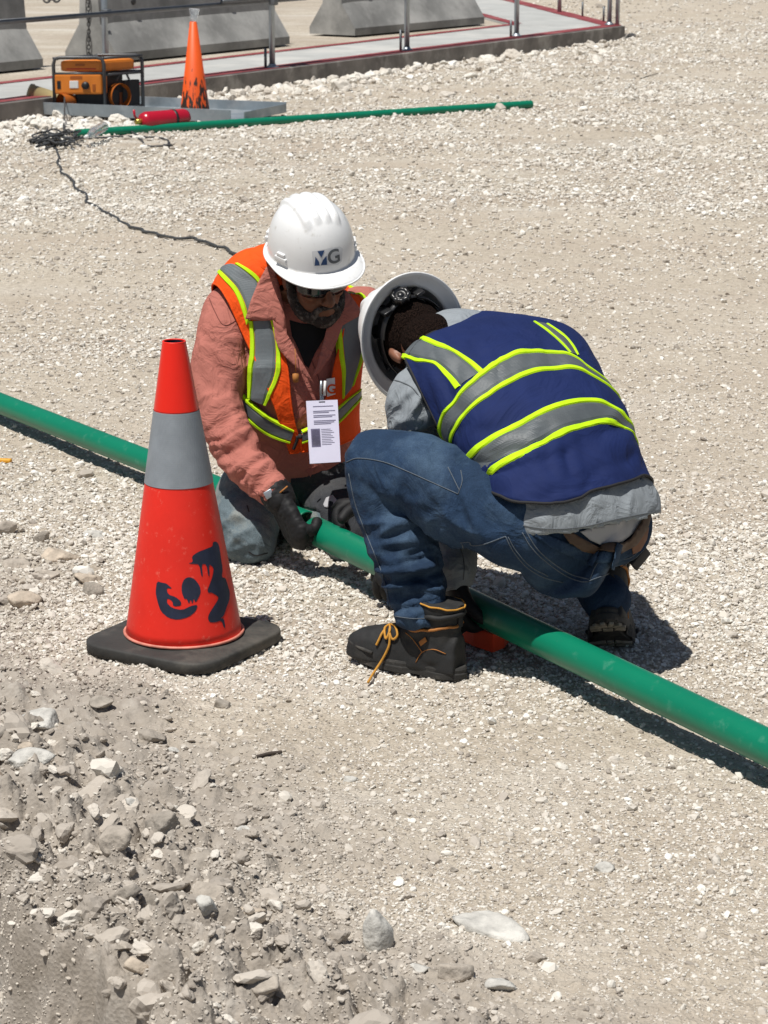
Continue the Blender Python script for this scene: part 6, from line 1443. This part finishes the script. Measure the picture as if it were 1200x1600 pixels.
# lanyard plug, pen, logo, badge
MB().add(*tube([W(461, 545, 6.455), W(462, 565, 6.45), W(462, 582, 6.45)], 0.0012, 5)).mk('ear_plug_cord', M_AMB, man1)
MB().add(*lathe([(0.0, 0.0), (0.007, 0.0), (0.0085, 0.01), (0.0085, 0.022), (0.0, 0.024)], W(462, 597, 6.45), 14, (0, 0, 1))).mk('ear_plug', M_AMB, man1)
for x, c_m in ((502, M_GALV), (508, M_WHITEP)): MB().add(*tube([W(x, 595, 6.44), W(x - 1, 618, 6.445)], 0.0035, 8)).mk('pen', c_m, man1)
def text_on(bv, s, o, ux, uy, size, m, nm, par, off=0.0008, sp=1.0):
    cu = bpy.data.curves.new('t', 'FONT'); cu.body = s; cu.size = 1.0; cu.offset = 0.022; to = bpy.data.objects.new('t', cu); COL.objects.link(to)
    me = bpy.data.meshes.new_from_object(to.evaluated_get(bpy.context.evaluated_depsgraph_get())); bpy.data.objects.remove(to)
    bm = bmesh.new(); bm.from_mesh(me); bmesh.ops.triangulate(bm, faces=bm.faces[:]); bmesh.ops.subdivide_edges(bm, edges=[e for e in bm.edges if e.calc_length() > 0.15], cuts=2, use_grid_fill=False); bmesh.ops.triangulate(bm, faces=bm.faces[:])
    w = max(v.co.x for v in bm.verts); P = []; bm.verts.index_update(); c = Vector(o); nn = ux.cross(uy).normalized(); nn = nn if nn.dot(CAM - c) > 0 else -nn
    for v in bm.verts:
        p = c + ux * ((v.co.x - w / 2) * size * sp) + uy * ((v.co.y - 0.35) * size); h = bv.ray_cast(p + nn * 0.12, -nn)
        P.append((h[0] + (h[1] if h[1].dot(nn) > 0 else -h[1]) * off) if h[0] is not None else p)
    F = [[v.index for v in f.verts] for f in bm.faces]; bm.free(); return mk(nm, P, F, m, par, smooth=False)
lg = W(514, 605, 6.5); V, F = decal(vbx, [(510, 592), (523, 590), (524, 616), (511, 620)], 0.0005, 4); fixn(mk('chest_logo', V, F, M_WHITEP, vest1))
text_on(vbx, 'G', W(516.5, 606, 6.48), cv(1, 0.05, 0).normalized(), cv(0, 1, 0), 0.034, M_ORV, 'logo_letter', vest1, 0.0025)
bw = [W(478, 627, 6.43), W(527, 625, 6.45), W(532, 722, 6.41), W(484, 725, 6.39)]
M_CARD = mat('white_badge_card', (0.62, 0.61, 0.74), 0.35, 0.03, 20, spec=0.5); M_INK = mat('grey_violet_print', (0.13, 0.12, 0.20), 0.6, 0.1, 60)
bn_ = (bw[1] - bw[0]).cross(bw[2] - bw[1]).normalized(); bn_ = bn_ if bn_.dot(CAM - bw[0]) > 0 else -bn_
V, F = extrude_poly(bw, bn_ * 0.003); bdg = fixn(mk('id_badge', V, F, M_CARD, man1, smooth=False))
bxv = (bw[1] - bw[0]); byv = (bw[3] - bw[0])
def onb(u0, v0, u1, v1, m, nm):
    o_ = bw[0] + bn_ * 0.0035; P_ = [o_ + bxv * u0 + byv * v0, o_ + bxv * u1 + byv * v0, o_ + bxv * u1 + byv * v1, o_ + bxv * u0 + byv * v1]; mk(nm, P_, [(0, 1, 2, 3)], m, bdg, smooth=False)
for k, (v, a, b) in enumerate(((0.09, 0.2, 0.85), (0.165, 0.2, 0.9), (0.19, 0.2, 0.7), (0.235, 0.2, 0.9), (0.26, 0.2, 0.8), (0.32, 0.2, 0.9), (0.345, 0.2, 0.85), (0.37, 0.2, 0.75))): onb(a, v, b, v + 0.013, M_INK, 'print_line')
for k in range(10): onb(0.42, 0.46 + 0.027 * k, 0.42 + 0.3 + 0.15 * ((k * 7) % 3) / 3, 0.468 + 0.027 * k, M_INK, 'print_line')
onb(0.09, 0.45, 0.38, 0.74, M_INK, 'print_photo'); onb(0.12, 0.47, 0.36, 0.72, mat('grey_photo_print', (0.30, 0.30, 0.33), 0.6, 0.4, 90), 'print_photo'); onb(0.4, 0.018, 0.6, 0.035, M_BLK, 'badge_slot')
MB().add(*box(W(503, 622, 6.455), cv(0.005, 0, 0), cv(0, 0.010, 0), cv(0, 0, 0.004), 0.001)).mk('badge_clip', M_GALV, bdg)
# hard hat with ribs, side slots and letters
ho1, HP1, hX1, hF1_, hU1_ = hat(man1, hatC1, hU1, hF1, 'cap', True)
hb1 = bvh_of(ho1)
for sx in (-1, 1):
    for t in (0.35, -0.75):
        p = HP1(sx * 0.112 * math.cos(t), 0.134 * math.sin(t), 0.018); tt = (-hX1 * sx * math.sin(t) + hF1_ * math.cos(t)).normalized(); oo = tt.cross(hU1_)
        MB().add(*box(p, tt * 0.021, hU1_ * 0.008, oo * 0.005, 0.002)).mk('accessory_slot', M_HAT, ho1); MB().add(*box(p + hU1_ * 0.013, tt * 0.014, hU1_ * 0.006, oo * 0.004, 0.002)).mk('accessory_slot', M_HAT, ho1)
M_LBLUE = mat('navy_letter', (0.015, 0.05, 0.14), 0.5, 0.05, 20); M_LGREY = mat('grey_letter', (0.09, 0.10, 0.11), 0.5, 0.05, 20); M_STK = mat('pale_sticker', (0.60, 0.61, 0.62), 0.5, 0.04, 20)
V, F = decal(hb1, [(487, 393), (531, 385), (535, 388), (534, 408), (528, 414), (490, 416)], 0.0006, 4); fixn(mk('front_sticker', V, F, M_STK, ho1))
lu = cv(0.98, 0.10, -0.1).normalized(); lv = cv(-0.05, 0.80, 0.60).normalized(); lv = (lv - lu * lv.dot(lu)).normalized()
def tang(px, py):
    h = hit(hb1, px, py); n = h[1]; u = cv(0.985, 0.12, 0); u = (u - n * u.dot(n)).normalized(); return h[0], u, n.cross(u)
for pl in ([(496, 392.5), (507, 391), (502, 402.5)], [(491.5, 415), (493, 401), (498.5, 409), (499.5, 414.5)], [(501, 414.3), (504.5, 406), (510, 399.5), (511, 413.5)]):
    V, F = decal(hb1, pl, 0.0014, 3); mk('letter_m', V, F, M_LBLUE, ho1, smooth=False)
h_, lu, lv = tang(521, 400.5); text_on(hb1, 'G', h_, lu, lv, 0.052, M_LGREY, 'letter_g', ho1, 0.0016)
P_ = [HP1(0.1 * math.sin(t), 0.055 + 0.045 * math.cos(t), -0.02) for t in np.linspace(-1.9, 1.9, 20)]
MB().add(*tube([HP1(0.086 * math.cos(t), 0.106 * math.sin(t), -0.002) for t in np.linspace(0, 2 * math.pi, 50)], 0.010, 6, flat=0.25, side=hU1_)).mk('headband', M_BLKS, ho1)
# gloves
V, F = remesh(hand(wrR1, gD1, gN1, -1, 1.08, (0.85, 0.85, 0.9, 0.9)) + [limb([W(431, 770, 6.365), wrR1], [0.038, 0.036])], 0.003, 3, lambda p, n: 0.0068 + 0.0014 * noise3(p / 0.008, 4)); gv_ = mk('glove', V, F, M_GLOVE, man1)
gb1 = BVHTree.FromPolygons([tuple(v) for v in V], F)
V, F = remesh(hand(wrL1, gD2, gN2, 1, 1.05, (0.8, 0.8, 0.8, 0.8)) + [limb([wrL1 + cv(0, 0.03, 0), wrL1], [0.036, 0.034])], 0.003, 3, lambda p, n: 0.0035 + 0 * p[:, 0]); mk('glove', V, F, M_GLOVE, man1)
MB().add(*tube([W(436, 771, 6.325), W(442, 766, 6.318), W(449, 760, 6.325)], 0.0025, 6, n=10)).mk('glove_hem', M_AMB, man1)
MB().add(*box(W(420, 772, 6.325), cv(0.010, 0.006, 0), cv(-0.005, 0.009, 0), cv(0, 0, 0.004), 0.002)).mk('wrist_watch', M_GALV, man1)
